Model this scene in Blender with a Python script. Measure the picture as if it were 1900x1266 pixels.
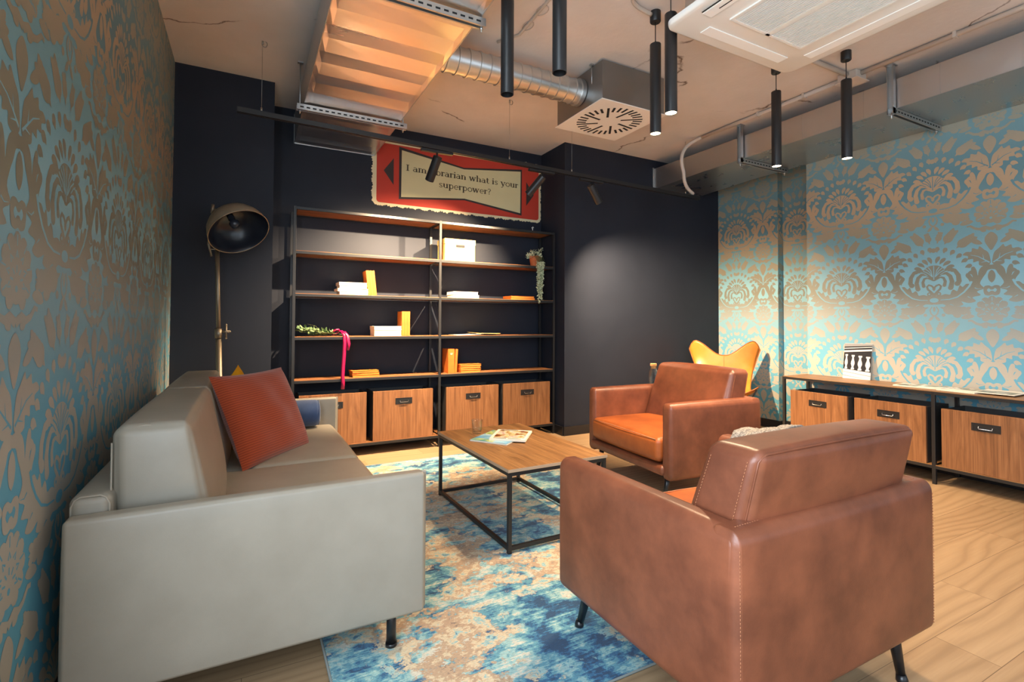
import bpy, bmesh, math, random
from math import sin, cos, pi, radians as R, sqrt, hypot
from mathutils import Vector, Matrix, Euler

for o in list(bpy.data.objects): bpy.data.objects.remove(o)
S = bpy.context.scene
COL = S.collection
rnd = random.Random(7)

# ------------------------------------------------------------------ camera
cd = bpy.data.cameras.new('camera'); cam = bpy.data.objects.new('camera', cd); COL.objects.link(cam)
fwd = Vector((0.46482525, 0.88514195, 0.02147608)); up = Vector((-0.01417049, -0.01681548, 0.99975819)); right = Vector((0.88528904, -0.46501718, 0.00472664))
m = Matrix((right, up, -fwd)).transposed().to_4x4(); m.translation = (0, 0, 1.12)
cam.matrix_world = m
cd.sensor_width = 36; cd.lens = 928.5078 / 1900 * 36
cd.shift_x = (950 - 946.26) / 1900; cd.shift_y = (578.90 - 633) / 1900
cd.clip_start = .02
S.camera = cam

# ------------------------------------------------------------------ light
vs = S.view_settings
vs.view_transform = 'Standard'; vs.look = 'None'; vs.gamma = 1; vs.use_curve_mapping = False
vs.exposure = 0.28
W = bpy.data.worlds.new('daylight'); S.world = W; W.use_nodes = True
bg = W.node_tree.nodes['Background']; bg.inputs[0].default_value = (.62, .80, 1, 1); bg.inputs[1].default_value = 1.0
WINDOW_POWER = 26; SIDE_POWER = 130
def area(name, loc, rot, sx, sy, power, color):
    l = bpy.data.lights.new(name, 'AREA'); l.shape = 'RECTANGLE'; l.size = sx; l.size_y = sy; l.energy = power; l.color = color
    o = bpy.data.objects.new(name, l); COL.objects.link(o); o.location = loc; o.rotation_euler = rot; return o
area('window_daylight', (1.6, -2.3, 1.55), (R(90), 0, 0), 4.6, 2.2, WINDOW_POWER, (.80, .91, 1))
area('side_window_daylight', (-.56, -.15, 1.55), (R(90), 0, R(-90)), 1.9, 2.2, SIDE_POWER, (.76, .89, 1))
sl_ = bpy.data.lights.new('added_bounce_sun', 'SUN'); sl_.energy = 14; sl_.angle = R(1); sl_.color = (1, .95, .90)  # unseen sun, added so its bounce off the floor brightens the ceiling
so = bpy.data.objects.new('added_bounce_sun', sl_); COL.objects.link(so); so.rotation_euler = Vector((1, -.5, -1.15)).to_track_quat('-Z', 'Y').to_euler()
def spot(name, loc, direction, power, angle, color, parent=None, blend=.35, radius=.012):
    l = bpy.data.lights.new(name, 'SPOT'); l.energy = power; l.spot_size = R(angle); l.spot_blend = blend; l.color = color; l.shadow_soft_size = radius
    o = bpy.data.objects.new(name, l); COL.objects.link(o)
    o.rotation_euler = Vector(direction).to_track_quat('-Z', 'Y').to_euler(); o.location = loc
    if parent is not None: o.parent = parent
    return o
WARM = (1.0, .725, .45)
PENDANT_POWER = 150; TRACK_POWER = 360

# ------------------------------------------------------------------ helpers
class MB:
    def __init__(s): s.v = []; s.f = []; s.m = []; s.s = []
    def add(s, vs, fs, m=0, smooth=False):
        b = len(s.v); s.v += [tuple(p) for p in vs]
        for f in fs: s.f.append([b + i for i in f]); s.m.append(m); s.s.append(smooth)
        return s
    def box(s, x0, x1, y0, y1, z0, z1, m=0):
        v = [(x, y, z) for z in (z0, z1) for y in (y0, y1) for x in (x0, x1)]
        return s.add(v, [(0, 2, 3, 1), (4, 5, 7, 6), (0, 1, 5, 4), (2, 6, 7, 3), (0, 4, 6, 2), (1, 3, 7, 5)], m)
    def obox(s, c, sx, sy, sz, M3, m=0):
        c = Vector(c); v = [c + M3 @ Vector((x * sx / 2, y * sy / 2, z * sz / 2)) for z in (-1, 1) for y in (-1, 1) for x in (-1, 1)]
        return s.add(v, [(0, 2, 3, 1), (4, 5, 7, 6), (0, 1, 5, 4), (2, 6, 7, 3), (0, 4, 6, 2), (1, 3, 7, 5)], m)
    def poly(s, pts, m=0): return s.add(pts, [tuple(range(len(pts)))], m)
    def prism(s, pts, d, m=0):
        d = Vector(d); n = len(pts); a = [Vector(p) for p in pts]
        return s.add(a + [p + d for p in a], [tuple(range(n))[::-1], tuple(range(n, 2 * n))] + [(i, (i + 1) % n, n + (i + 1) % n, n + i) for i in range(n)], m)
    def tube(s, pts, r, n=10, m=0, caps=True, closed=False):
        P = [Vector(p) for p in pts]; N = len(P)
        rr = r if isinstance(r, (list, tuple)) else [r] * N
        T = []
        for i in range(N):
            a = P[(i - 1) % N] if closed or i else P[i]; b = P[(i + 1) % N] if closed or i < N - 1 else P[i]
            T.append((b - a).normalized())
        u = T[0].orthogonal().normalized(); V = []
        for i in range(N):
            u = (u - T[i] * u.dot(T[i])).normalized(); w = T[i].cross(u)
            for k in range(n):
                a = 2 * pi * k / n; V.append(P[i] + (u * cos(a) + w * sin(a)) * rr[i])
        F = []
        for i in range(N if closed else N - 1):
            j = (i + 1) % N
            for k in range(n): F.append((i * n + k, i * n + (k + 1) % n, j * n + (k + 1) % n, j * n + k))
        s.add(V, F, m, True)
        if caps and not closed:
            b = len(s.v)
            s.add([], [], m)
            s.f.append([b - N * n + k for k in range(n)][::-1]); s.m.append(m); s.s.append(False)
            s.f.append([b - n + k for k in range(n)]); s.m.append(m); s.s.append(False)
        return s
    def lathe(s, prof, n=32, m=0, M=None, smooth=True):
        M = M or Matrix(); V = []; F = []
        for (r, z) in prof:
            for k in range(n): V.append(M @ Vector((r * cos(2 * pi * k / n), r * sin(2 * pi * k / n), z)))
        for i in range(len(prof) - 1):
            for k in range(n): F.append((i * n + k, i * n + (k + 1) % n, (i + 1) * n + (k + 1) % n, (i + 1) * n + k))
        return s.add(V, F, m, smooth)
    def cyl(s, x, y, z0, z1, r, n=24, m=0):
        return s.tube([(x, y, z0), (x, y, z1)], r, n, m)
    def rbox(s, c, size, r, bulge=(0, 0, 0), n=10, k=4, deform=None, m=0):
        h = [a / 2 for a in size]; r3_ = r if isinstance(r, tuple) else (r, r, r)
        def axis(i):
            rr = min(r3_[i], h[i] * .999); inner = h[i] - rr
            t = [inner + rr * j / k for j in range(1, k + 1)]
            mid = [-inner + 2 * inner * j / n for j in range(n + 1)]
            return [-q for q in t[::-1]] + mid + t
        A = [axis(i) for i in range(3)]; rr3 = [min(r3_[i], h[i] * .999) for i in range(3)]
        V = []; F = []; idx = {}
        def put(p):
            key = tuple(round(q, 6) for q in p)
            if key in idx: return idx[key]
            q = Vector(p); inn = Vector([max(-(h[i] - rr3[i]), min(h[i] - rr3[i], p[i])) for i in range(3)])
            d = q - inn
            # cube-to-sphere smoothing for the corner zone
            e = Vector([d[i] / rr3[i] if rr3[i] > 1e-9 else 0 for i in range(3)])
            if e.length > 1e-9:
                e2 = Vector([math.tan(x * pi / 4) for x in e]); mx = max(abs(x) for x in e2)
                e3 = e2.normalized() if mx > .999 else e2
                q = inn + Vector([e3[i] * rr3[i] for i in range(3)])
            for i in range(3):
                if bulge[i]:
                    a, b = [j for j in range(3) if j != i]
                    w = max(0, 1 - (p[a] / h[a]) ** 2) * max(0, 1 - (p[b] / h[b]) ** 2)
                    q[i] += bulge[i] * (p[i] / h[i]) * w ** .6
            if deform: q = Vector(deform(q))
            V.append(q + Vector(c)); idx[key] = len(V) - 1; return idx[key]
        for i in range(3):
            a, b = (i + 1) % 3, (i + 2) % 3
            for sg in (-1, 1):
                for ia in range(len(A[a]) - 1):
                    for ib in range(len(A[b]) - 1):
                        q = []
                        for da, db in ((0, 0), (1, 0), (1, 1), (0, 1)):
                            p = [0, 0, 0]; p[i] = sg * h[i]; p[a] = A[a][ia + da]; p[b] = A[b][ib + db]; q.append(put(p))
                        F.append(q if sg > 0 else q[::-1])
        return s.add(V, F, m, True)
    def xform(s, M, start=0):
        for i in range(start, len(s.v)): s.v[i] = tuple(M @ Vector(s.v[i]))
        return s

def link(name, mb, mats, parent=None, loc=None, rot=None, bevel=0, sharp=None, seg=2):
    me = bpy.data.meshes.new(name); me.from_pydata(mb.v, [], mb.f)
    if not isinstance(mats, (list, tuple)): mats = [mats]
    for q in mats: me.materials.append(q)
    me.polygons.foreach_set('material_index', mb.m)
    me.polygons.foreach_set('use_smooth', [bool(x) for x in mb.s])
    me.update()
    if sharp: me.set_sharp_from_angle(angle=R(sharp))
    o = bpy.data.objects.new(name, me); COL.objects.link(o)
    if parent is not None: o.parent = parent
    if loc is not None: o.location = loc
    if rot is not None: o.rotation_euler = rot
    if bevel:
        b = o.modifiers.new('bevel', 'BEVEL'); b.width = bevel; b.segments = seg; b.limit_method = 'ANGLE'; b.angle_limit = R(40); b.harden_normals = False
    return o
def tag(o, label=None, cat=None, group=None, kind=None):
    if label: o['label'] = label
    if cat: o['category'] = cat
    if group: o['group'] = group
    if kind: o['kind'] = kind
    return o
def thing(name, label, cat, loc=(0, 0, 0), rz=0, group=None, rot=None):
    o = bpy.data.objects.new(name, None); COL.objects.link(o); o.empty_display_size = .1
    o.location = loc; o.rotation_euler = rot if rot else (0, 0, rz)
    return tag(o, label, cat, group)
def struct(name, mb, mats, label=None, **k): return tag(link(name, mb, mats, **k), label, None, None, 'structure')
def kids(o): return [c for c in COL.objects if c.parent == o]
def copy_tree(o, loc=None, rot=None, label=None, parent=None):
    c = o.copy(); COL.objects.link(c)
    if parent is not None: c.parent = parent
    if loc is not None: c.location = loc
    if rot is not None: c.rotation_euler = rot
    if label: c['label'] = label
    for k in kids(o):
        copy_tree(k, parent=c)
    return c

# ------------------------------------------------------------------ materials
class NT:
    def __init__(s, name):
        s.mat = bpy.data.materials.new(name); s.mat.use_nodes = True; s.t = s.mat.node_tree; s.N = s.t.nodes; s.p = s.N['Principled BSDF']
    def n(s, t, **k):
        x = s.N.new(t)
        for a, b in k.items(): setattr(x, a, b)
        return x
    def l(s, a, b): s.t.links.new(a, b)
    def coord(s, kind='Object', scale=(1, 1, 1), rot=(0, 0, 0), loc=(0, 0, 0)):
        c = s.n('ShaderNodeTexCoord'); mp = s.n('ShaderNodeMapping'); mp.inputs['Scale'].default_value = scale; mp.inputs['Rotation'].default_value = rot; mp.inputs['Location'].default_value = loc
        s.l(c.outputs[kind], mp.inputs[0]); return mp.outputs[0]
    def noise(s, co, scale, detail=4, rough=.55, dist=0):
        x = s.n('ShaderNodeTexNoise'); x.inputs['Scale'].default_value = scale; x.inputs['Detail'].default_value = detail; x.inputs['Roughness'].default_value = rough; x.inputs['Distortion'].default_value = dist
        s.l(co, x.inputs['Vector']); return x.outputs['Fac']
    def ramp(s, fac, stops, interp='LINEAR'):
        x = s.n('ShaderNodeValToRGB'); e = x.color_ramp; e.interpolation = interp
        while len(e.elements) < len(stops): e.elements.new(.5)
        for el, (p, c) in zip(e.elements, stops): el.position = p; el.color = tuple(c) + (1,) if len(c) == 3 else c
        s.l(fac, x.inputs[0]); return x.outputs[0]
    def mix(s, f, a, b, mode='MIX'):
        x = s.n('ShaderNodeMix'); x.data_type = 'RGBA'; x.blend_type = mode
        for sock, val in ((x.inputs['Factor'], f), (x.inputs['A'], a), (x.inputs['B'], b)): pass
        def setin(sock, val):
            if isinstance(val, (int, float)): sock.default_value = val
            elif isinstance(val, tuple): sock.default_value = val + (1,) if len(val) == 3 else val
            else: s.l(val, sock)
        setin(x.inputs[0], f); setin(x.inputs[6], a); setin(x.inputs[7], b)
        return x.outputs[2]
    def math(s, op, a, b=0.0):
        x = s.n('ShaderNodeMath', operation=op)
        for i, v in enumerate((a, b)):
            if isinstance(v, (int, float)): x.inputs[i].default_value = v
            else: s.l(v, x.inputs[i])
        return x.outputs[0]
    def col(s, v):
        if isinstance(v, tuple): s.p.inputs['Base Color'].default_value = v + (1,)
        else: s.l(v, s.p.inputs['Base Color'])
        return s
    def set(s, rough=None, metal=None, spec=None, coat=None, trans=None, ior=None, emis=None, estr=None, sheen=None):
        I = s.p.inputs
        for k, v in (('Roughness', rough), ('Metallic', metal), ('Specular IOR Level', spec), ('Coat Weight', coat), ('Transmission Weight', trans), ('IOR', ior), ('Emission Strength', estr), ('Sheen Weight', sheen)):
            if v is None: continue
            if isinstance(v, (int, float)): I[k].default_value = v
            else: s.l(v, I[k])
        if emis: I['Emission Color'].default_value = emis + (1,)
        return s
    def bump(s, h, strength=.2, dist=.01):
        b = s.n('ShaderNodeBump'); b.inputs['Strength'].default_value = strength; b.inputs['Distance'].default_value = dist
        s.l(h, b.inputs['Height']); s.l(b.outputs[0], s.p.inputs['Normal']); return s
def simple(name, c, rough=.5, metal=0, spec=.5, **k):
    return NT(name).col(c).set(rough=rough, metal=metal, spec=spec, **k).mat
def srgb(r, g, b):
    f = lambda v: (v / 255 / 12.92) if v / 255 <= .04045 else ((v / 255 + .055) / 1.055) ** 2.4
    return (f(r), f(g), f(b))

def wood(name, a, b, c, grain='X', rough=.45, fig=1.0):
    t = NT(name)
    sc = {'X': (1.2, 14, 14), 'Y': (14, 1.2, 14), 'Z': (14, 14, 1.2)}[grain]
    co = t.coord('Object', sc); n1 = t.noise(co, 1.6, 5, .6, 1.2 * fig)
    sc2 = tuple(q * (1 if q < 2 else 9) for q in sc); n2 = t.noise(t.coord('Object', sc2), 1.5, 3, .6)
    base = t.ramp(n1, [(.28, a), (.5, b), (.72, c)])
    t.col(t.mix(.35, base, t.ramp(n2, [(.35, tuple(q * .55 for q in a)), (.6, c)]), 'MULTIPLY')) if False else t.col(t.mix(t.ramp(n2, [(.38, (.5, .5, .5)), (.5, (0, 0, 0))]), base, tuple(q * .62 for q in a)))
    t.set(rough=rough); t.bump(n2, .12, .002); return t.mat
def mottled(name, a, b, rough=.45, scale=5, bumpscale=220, bstr=.15, spec=.5, sheen=None):
    t = NT(name); co = t.coord()
    t.col(t.ramp(t.noise(co, scale, 5, .6), [(.33, a), (.68, b)])).set(rough=rough, spec=spec, sheen=sheen)
    t.bump(t.noise(co, bumpscale, 3), bstr, .002); return t.mat
M = {}
M['black'] = simple('black_powder_coat', (.012, .012, .013), .42)
M['blackgloss'] = simple('black_satin_paint', (.010, .010, .012), .3)
M['darkbox'] = simple('dark_box_side', (.048, .043, .041), .5)
M['oak'] = wood('oak_shelf', srgb(96, 60, 34), srgb(134, 88, 52), srgb(150, 102, 62), 'X')
M['oakY'] = wood('oak_table', srgb(104, 70, 40), srgb(142, 101, 60), srgb(160, 118, 74), 'Y')
M['oakZ'] = wood('oak_front', srgb(98, 62, 36), srgb(132, 88, 54), srgb(148, 102, 66), 'Z')
M['edge'] = simple('table_edge_band', srgb(176, 150, 124), .5)
M['leather'] = mottled('cognac_leather', srgb(98, 54, 37), srgb(132, 76, 52), .38, 6, 260, .12)
M['leather2'] = mottled('cognac_seat_leather', srgb(140, 70, 32), srgb(172, 92, 42), .42, 6, 260, .12)
M['thread'] = simple('tan_thread', srgb(172, 112, 78), .7)
M['tanleather'] = mottled('tan_hide', srgb(190, 112, 36), srgb(214, 136, 52), .36, 4, 160, .1)
M['greige'] = mottled('greige_leatherette', srgb(142, 135, 122), srgb(152, 145, 132), .42, 4, 300, .06)
M['greigeseam'] = simple('greige_piping', srgb(156, 148, 134), .5)
def ribbed(name, a, b, freq=260):
    t = NT(name); co = t.coord('Object'); w = t.n('ShaderNodeTexWave'); w.wave_type = 'BANDS'; w.bands_direction = 'Y'; w.inputs['Scale'].default_value = freq / 20; w.inputs['Distortion'].default_value = .15
    t.l(co, w.inputs['Vector']); t.col(t.mix(w.outputs['Fac'], a, b)).set(rough=.9, spec=.2, sheen=.3); t.bump(w.outputs['Fac'], .35, .003); return t.mat
M['rust'] = ribbed('rust_ribbed_cotton', srgb(132, 52, 28), srgb(160, 70, 38), 560)
M['yellow'] = mottled('mustard_cotton', srgb(190, 130, 10), srgb(214, 160, 30), .9, 12, 300, .3, .2)
M['blue'] = mottled('denim_blue_velvet', srgb(46, 66, 104), srgb(62, 84, 124), .85, 9, 300, .3, .2, .4)
M['steel'] = simple('brushed_steel', (.62, .62, .62), .3, 1)
M['zinc'] = simple('zinc_strut', (.52, .53, .53), .45, 1)
M['chrome'] = simple('chrome', (.75, .75, .75), .15, 1)
M['white'] = simple('white_plastic', srgb(232, 228, 220), .45)
M['pvc'] = simple('grey_conduit', srgb(190, 178, 166), .5)
M['cord'] = simple('black_cord', (.01, .01, .01), .6)
M['wire'] = simple('steel_wire', (.4, .38, .35), .4, 1)
M['dark'] = simple('dark_void', (.004, .004, .005), .8)
def thin_glass(name):
    t = NT(name); t.N.remove(t.p); tr_ = t.n('ShaderNodeBsdfTransparent'); tr_.inputs[0].default_value = (.97, .985, .98, 1); gl_ = t.n('ShaderNodeBsdfGlossy'); gl_.inputs['Roughness'].default_value = .03
    lw = t.n('ShaderNodeLayerWeight'); lw.inputs['Blend'].default_value = .32; mx = t.n('ShaderNodeMixShader'); t.l(t.math('MULTIPLY', lw.outputs['Facing'], .75), mx.inputs[0]); t.l(tr_.outputs[0], mx.inputs[1]); t.l(gl_.outputs[0], mx.inputs[2])
    t.l(mx.outputs[0], t.N['Material Output'].inputs['Surface']); return t.mat
M['glass'] = thin_glass('clear_glass')
M['cork'] = mottled('cork', srgb(170, 120, 70), srgb(200, 150, 95), .85, 40, 120, .3)
M['paper'] = simple('paper_pages', srgb(240, 226, 204), .85)
M['whitecover'] = simple('white_book_cover', srgb(238, 228, 212), .6)
M['orangebook'] = mottled('orange_book_cloth', srgb(178, 88, 16), srgb(196, 104, 24), .7, 14, 300, .2)
M['orangepage'] = simple('ochre_pages', srgb(208, 134, 50), .8)
M['kraft'] = mottled('pale_card', srgb(214, 178, 92), srgb(232, 204, 128), .75, 6, 200, .1)
M['terracotta'] = mottled('terracotta', srgb(180, 92, 50), srgb(204, 116, 66), .8, 12, 150, .2)
M['leaf'] = mottled('eucalyptus_leaf', srgb(166, 178, 140), srgb(220, 224, 190), .6, 30, 60, .1)
M['leafdark'] = mottled('deep_leaf', srgb(42, 74, 60), srgb(120, 146, 80), .6, 24, 60, .1)
M['stem'] = simple('plant_stem', srgb(96, 100, 60), .7)
M['ribbon'] = simple('crimson_ribbon', srgb(150, 4, 64), .35, spec=.6)
M['brass'] = simple('aged_nickel', srgb(150, 138, 120), .48, .85)
M['shade_in'] = simple('shade_inside_black', (.012, .014, .022), .28)
M['shade_out'] = mottled('aged_metal_shade', srgb(112, 100, 84), srgb(138, 124, 104), .42, 8, 80, .1)
M['lamp'] = NT('lit_lamp_face').col((1, .9, .7)).set(estr=14, emis=(1.0, .80, .52)).mat
M['cloth'] = mottled('grey_fleece', srgb(92, 88, 84), srgb(176, 168, 158), .95, 120, 160, .8, .1)
# ------------------------------------------------------------------ room dimensions
ZC = 2.934; XL = -.472; YF = 4.16; YN = 4.615; XN0 = .162; XN1 = 2.798; XA = 5.02; XREC = 5.10; YJ = 3.396; XP = 4.668; YP = 2.868; YB = -2.5; YL = .95; XR2 = 5.3

# wallpaper inks (both colours change with height in bands)
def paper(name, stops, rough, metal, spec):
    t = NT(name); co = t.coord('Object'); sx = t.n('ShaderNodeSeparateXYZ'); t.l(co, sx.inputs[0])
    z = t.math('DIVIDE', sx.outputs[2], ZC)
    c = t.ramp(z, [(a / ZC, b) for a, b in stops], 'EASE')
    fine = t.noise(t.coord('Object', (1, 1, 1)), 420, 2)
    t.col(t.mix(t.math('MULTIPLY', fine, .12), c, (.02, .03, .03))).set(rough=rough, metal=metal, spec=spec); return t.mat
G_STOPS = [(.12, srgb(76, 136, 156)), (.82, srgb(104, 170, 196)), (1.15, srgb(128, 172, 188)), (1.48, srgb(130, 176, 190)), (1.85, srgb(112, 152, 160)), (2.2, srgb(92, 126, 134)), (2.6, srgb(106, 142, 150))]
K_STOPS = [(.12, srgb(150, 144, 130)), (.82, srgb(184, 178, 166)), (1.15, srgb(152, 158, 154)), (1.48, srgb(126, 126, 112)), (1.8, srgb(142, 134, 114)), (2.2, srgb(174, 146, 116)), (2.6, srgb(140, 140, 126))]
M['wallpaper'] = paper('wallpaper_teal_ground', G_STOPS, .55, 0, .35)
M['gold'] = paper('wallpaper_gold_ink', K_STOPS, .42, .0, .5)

# ---- damask figure: polygons in tile units, flower head at (0,0)
def leaf2(x, y, ang, L, w, bend=0, n=9, fat=.5):
    """rounded comma / petal: width profile swells towards the far end when fat > .5"""
    a = R(ang); L_, R_ = [], []; px, py = x, y
    for i in range(n + 1):
        t = i / n; th = a + bend * t
        ww = w * (max(0, sin(pi * t ** (.5 / (1.01 - fat)) if fat > .5 else pi * t)) ** .62)
        L_.append((px - sin(th) * ww / 2, py + cos(th) * ww / 2)); R_.append((px + sin(th) * ww / 2, py - cos(th) * ww / 2))
        px += cos(th) * L / n; py += sin(th) * L / n
    return L_ + R_[1:-1][::-1]
def smooth2(P, k=3):
    out = []; n = len(P)
    for i in range(n):
        a, b, c, d = P[i - 1], P[i], P[(i + 1) % n], P[(i + 2) % n]
        for j in range(k):
            f = j / k
            out.append(tuple(.5 * (2 * b[q] + (c[q] - a[q]) * f + (2 * a[q] - 5 * b[q] + 4 * c[q] - d[q]) * f * f + (3 * b[q] - a[q] - 3 * c[q] + d[q]) * f ** 3) for q in (0, 1)))
    return out
def stroke2(pts, w0, w1=None):
    w1 = w0 if w1 is None else w1; L_, R_ = [], []; n = len(pts)
    for i, (x, y) in enumerate(pts):
        a = pts[max(0, i - 1)]; b = pts[min(n - 1, i + 1)]; d = hypot(b[0] - a[0], b[1] - a[1]) or 1; tx, ty = (b[0] - a[0]) / d, (b[1] - a[1]) / d
        w = w0 + (w1 - w0) * i / (n - 1); L_.append((x - ty * w / 2, y + tx * w / 2)); R_.append((x + ty * w / 2, y - tx * w / 2))
    return L_ + R_[::-1]
def circ2(x, y, r, n=12, ry=None): return [(x + r * cos(2 * pi * i / n), y + (ry or r) * sin(2 * pi * i / n)) for i in range(n)]
def feather2(x, y, ang, L, w, bend, k=4, side=0):
    out = [leaf2(x, y, ang, L, w * .42, bend, 10)]; px, py = x, y; n = 24; st = n // (k + 1)
    for i in range(n):
        t = i / n; th = R(ang) + bend * t
        if i % st == st - 1 and i < n - 2:
            for sg in (-1, 1):
                out.append(leaf2(px, py, math.degrees(th) + sg * 48, w * (1.05 - .5 * t), w * .36, -sg * .9, 7, .58))
        px += cos(th) * L / n; py += sin(th) * L / n
    return out
def damask():
    P, Q, MID, MQ = [], [], [], []          # half (mirrored) gold / ground, and centre-line gold / ground
    p, q = P.append, Q.append
    # flower head: half disc with radial veins, frilled petals, drooping fronds
    MID.append(smooth2([(-.105, .03), (-.06, .085), (0, .10), (.06, .085), (.105, .03), (.06, -.02), (.02, -.07), (-.02, -.07), (-.06, -.02)]))
    MQ.append(stroke2([(0, .095), (0, -.06)], .008))
    for a, r in ((75, .1), (58, .1), (40, .1)): q(stroke2([(.012, -.03), (.012 + .6 * r * cos(R(a)), -.03 + .75 * r * sin(R(a))), (.012 + r * cos(R(a - 8)) * 1.05, -.03 + r * 1.15 * sin(R(a)))], .006, .008))
    for i, a in enumerate((80, 64, 48, 32, 18)): p(leaf2(.128 * cos(R(a)), -.02 + .138 * sin(R(a)), a + 6, .088, .040, -.9, 9, .66))
    p(stroke2([(.045, -.01), (.09, .035), (.14, .052), (.19, .03), (.222, -.025), (.228, -.09), (.212, -.12)], .022, .052)); p(circ2(.213, -.115, .027))
    p(stroke2([(.03, -.035), (.07, 0), (.115, .005), (.15, -.03), (.166, -.09), (.155, -.155)], .020, .048)); p(circ2(.153, -.158, .025))
    p(stroke2([(.028, -.055), (.06, -.035), (.09, -.045), (.105, -.085), (.098, -.125)], .016, .034)); p(circ2(.097, -.128, .018))
    q(stroke2([(.06, -.01), (.10, .02), (.15, .02), (.185, -.02), (.2, -.07)], .006, .006)); q(stroke2([(.05, -.03), (.09, -.02), (.125, -.05), (.135, -.11)], .006, .006))
    # heart and scrolls
    p(stroke2([(.0, -.155), (.022, -.128), (.048, -.118), (.066, -.135), (.058, -.165), (.03, -.195), (.006, -.225)], .018, .024)); p(circ2(.042, -.222, .026)); q(circ2(.045, -.22, .008)); MID.append(leaf2(0, -.185, 90, .05, .03)); MID.append(circ2(0, -.235, .02))
    # commas round the head
    for i in range(7):
        a = R(82 - i * 11.8); x, y = .318 * cos(a), -.055 + .318 * sin(a); p(leaf2(x - .012, y - .022, math.degrees(a) + 18, .066, .046, -1.1, 9, .70))
    MID.append(circ2(0, .265, .026))
    # garland
    p(smooth2([(-.002, -.335), (.08, -.333), (.125, -.362), (.15, -.335), (.20, -.362), (.262, -.345), (.245, -.31), (.31, -.33), (.37, -.31), (.34, -.27), (.41, -.25), (.378, -.21), (.437, -.18), (.405, -.13), (.425, -.075), (.452, -.03), (.47, .008), (.502, .018), (.502, .058), (.455, .062), (.415, .04), (.395, .0), (.387, -.045), (.378, .01), (.358, .052), (.334, .045), (.334, -.01), (.346, -.062), (.32, -.02), (.294, -.012), (.284, -.04), (.308, -.08), (.322, -.122), (.288, -.125), (.258, -.155), (.235, -.135), (.222, -.165), (.208, -.198), (.178, -.178), (.158, -.2), (.146, -.232), (.10, -.225), (.05, -.243), (-.002, -.25)], 3))
    q(stroke2([(.06, -.288), (.14, -.284), (.21, -.262), (.27, -.21), (.315, -.15), (.335, -.10)], .008, .020)); q(stroke2([(.36, -.17), (.385, -.185), (.42, -.18)], .008, .002)); q(stroke2([(.30, -.26), (.33, -.28)], .008, .002))
    MQ.append(circ2(0, -.29, .042, 14, .026)); MID.append(circ2(0, -.29, .032, 14, .018))
    # hanging foliage under the garland
    for f in feather2(.05, -.365, -22, .29, .10, .5, 4): p(f)
    p(stroke2([(.0, -.47), (.03, -.44), (.04, -.40), (.02, -.36)], .016, .012)); MID.append(leaf2(0, -.42, 90, .06, .026)); p(leaf2(.012, -.465, -65, .07, .03, .6)); p(leaf2(.17, -.455, -20, .075, .055, 1.2, 9, .6)); p(circ2(.085, -.455, .018)); p(leaf2(.24, -.49, 20, .12, .05, -.4))
    # leaves above the head
    for f in feather2(.035, .335, 80, .14, .06, -.2, 3) + feather2(.10, .318, 62, .18, .085, -.25, 4) + feather2(.205, .265, 40, .20, .09, -.2, 4): p(f)
    # column at u = .5 : C gold, D ground (already symmetric about .5)
    C, D = [], []
    C.append(leaf2(.5, -.125, 90, .135, .062)); 
    C.append(smooth2([(.5, .40), (.545, .36), (.552, .31), (.53, .255), (.5, .21), (.47, .255), (.448, .31), (.455, .36)]))
    C.append(smooth2([(.432, -.2), (.44, -.16), (.475, -.152), (.5, -.165), (.525, -.152), (.56, -.16), (.568, -.2), (.558, -.245), (.525, -.258), (.5, -.25), (.475, -.258), (.442, -.245)])); D.append(smooth2([(.46, -.2), (.475, -.182), (.49, -.196), (.51, -.196), (.525, -.182), (.54, -.2), (.525, -.222), (.51, -.21), (.49, -.21), (.475, -.222)]))
    C.append(circ2(.5, -.40, .108, 20)); 
    for k in range(11):
        a = R(-60 + 300 * k / 10); C.append(circ2(.5 + .108 * cos(a), -.40 + .108 * sin(a), .032, 9))
    for k in range(7):
        a = R(-30 + 240 * k / 6); D.append(stroke2([(.5 + .062 * cos(a - .16), -.41 + .062 * sin(a - .16)), (.5 + .085 * cos(a), -.41 + .085 * sin(a)), (.5 + .062 * cos(a + .16), -.41 + .062 * sin(a + .16))], .009, .009)); D.append(stroke2([(.5 + .09 * cos(a), -.40 + .09 * sin(a)), (.5 + .128 * cos(a), -.40 + .128 * sin(a))], .007, .007))
    for k in range(5):
        a = R(10 + 160 * k / 4); D.append(stroke2([(.5 + .03 * cos(a), -.43 + .03 * sin(a)), (.5 + .055 * cos(a), -.43 + .055 * sin(a))], .008, .008))
    D.append(circ2(.5, -.455, .012))
    for sg in (-1, 1):
        f = lambda L: [(.5 + sg * (x - .5) * -1 if False else .5 + sg * (.5 - x), y) for x, y in L]
        C.append(f(smooth2([(.492, .075), (.45, .052), (.40, .066), (.396, .108), (.352, .098), (.350, .135), (.305, .132), (.308, .168), (.262, .185), (.292, .215), (.335, .212), (.345, .25), (.39, .232), (.405, .262), (.44, .225), (.475, .19), (.49, .13)])))
        D.append(f(stroke2([(.485, .085), (.44, .12), (.39, .158), (.33, .178)], .012, .004))); D.append(f(stroke2([(.44, .12), (.43, .175)], .008, .002))); D.append(f(stroke2([(.46, .1), (.415, .09)], .008, .002)))
        C.append(f(leaf2(.43, .285, 158, .13, .05, -.5))); C.append(f(stroke2([(.5, .43), (.45, .455), (.41, .44), (.37, .452), (.33, .485), (.30, .48)], .036, .018))); C.append(f(leaf2(.46, .41, 140, .06, .045)))
    mir = lambda L: [(-x, y) for x, y in L][::-1]
    return [(a, 1) for a in MID + P + [mir(a) for a in P] + C] + [(a, 0) for a in MQ + Q + [mir(a) for a in Q] + D]
FIG = damask()
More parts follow.
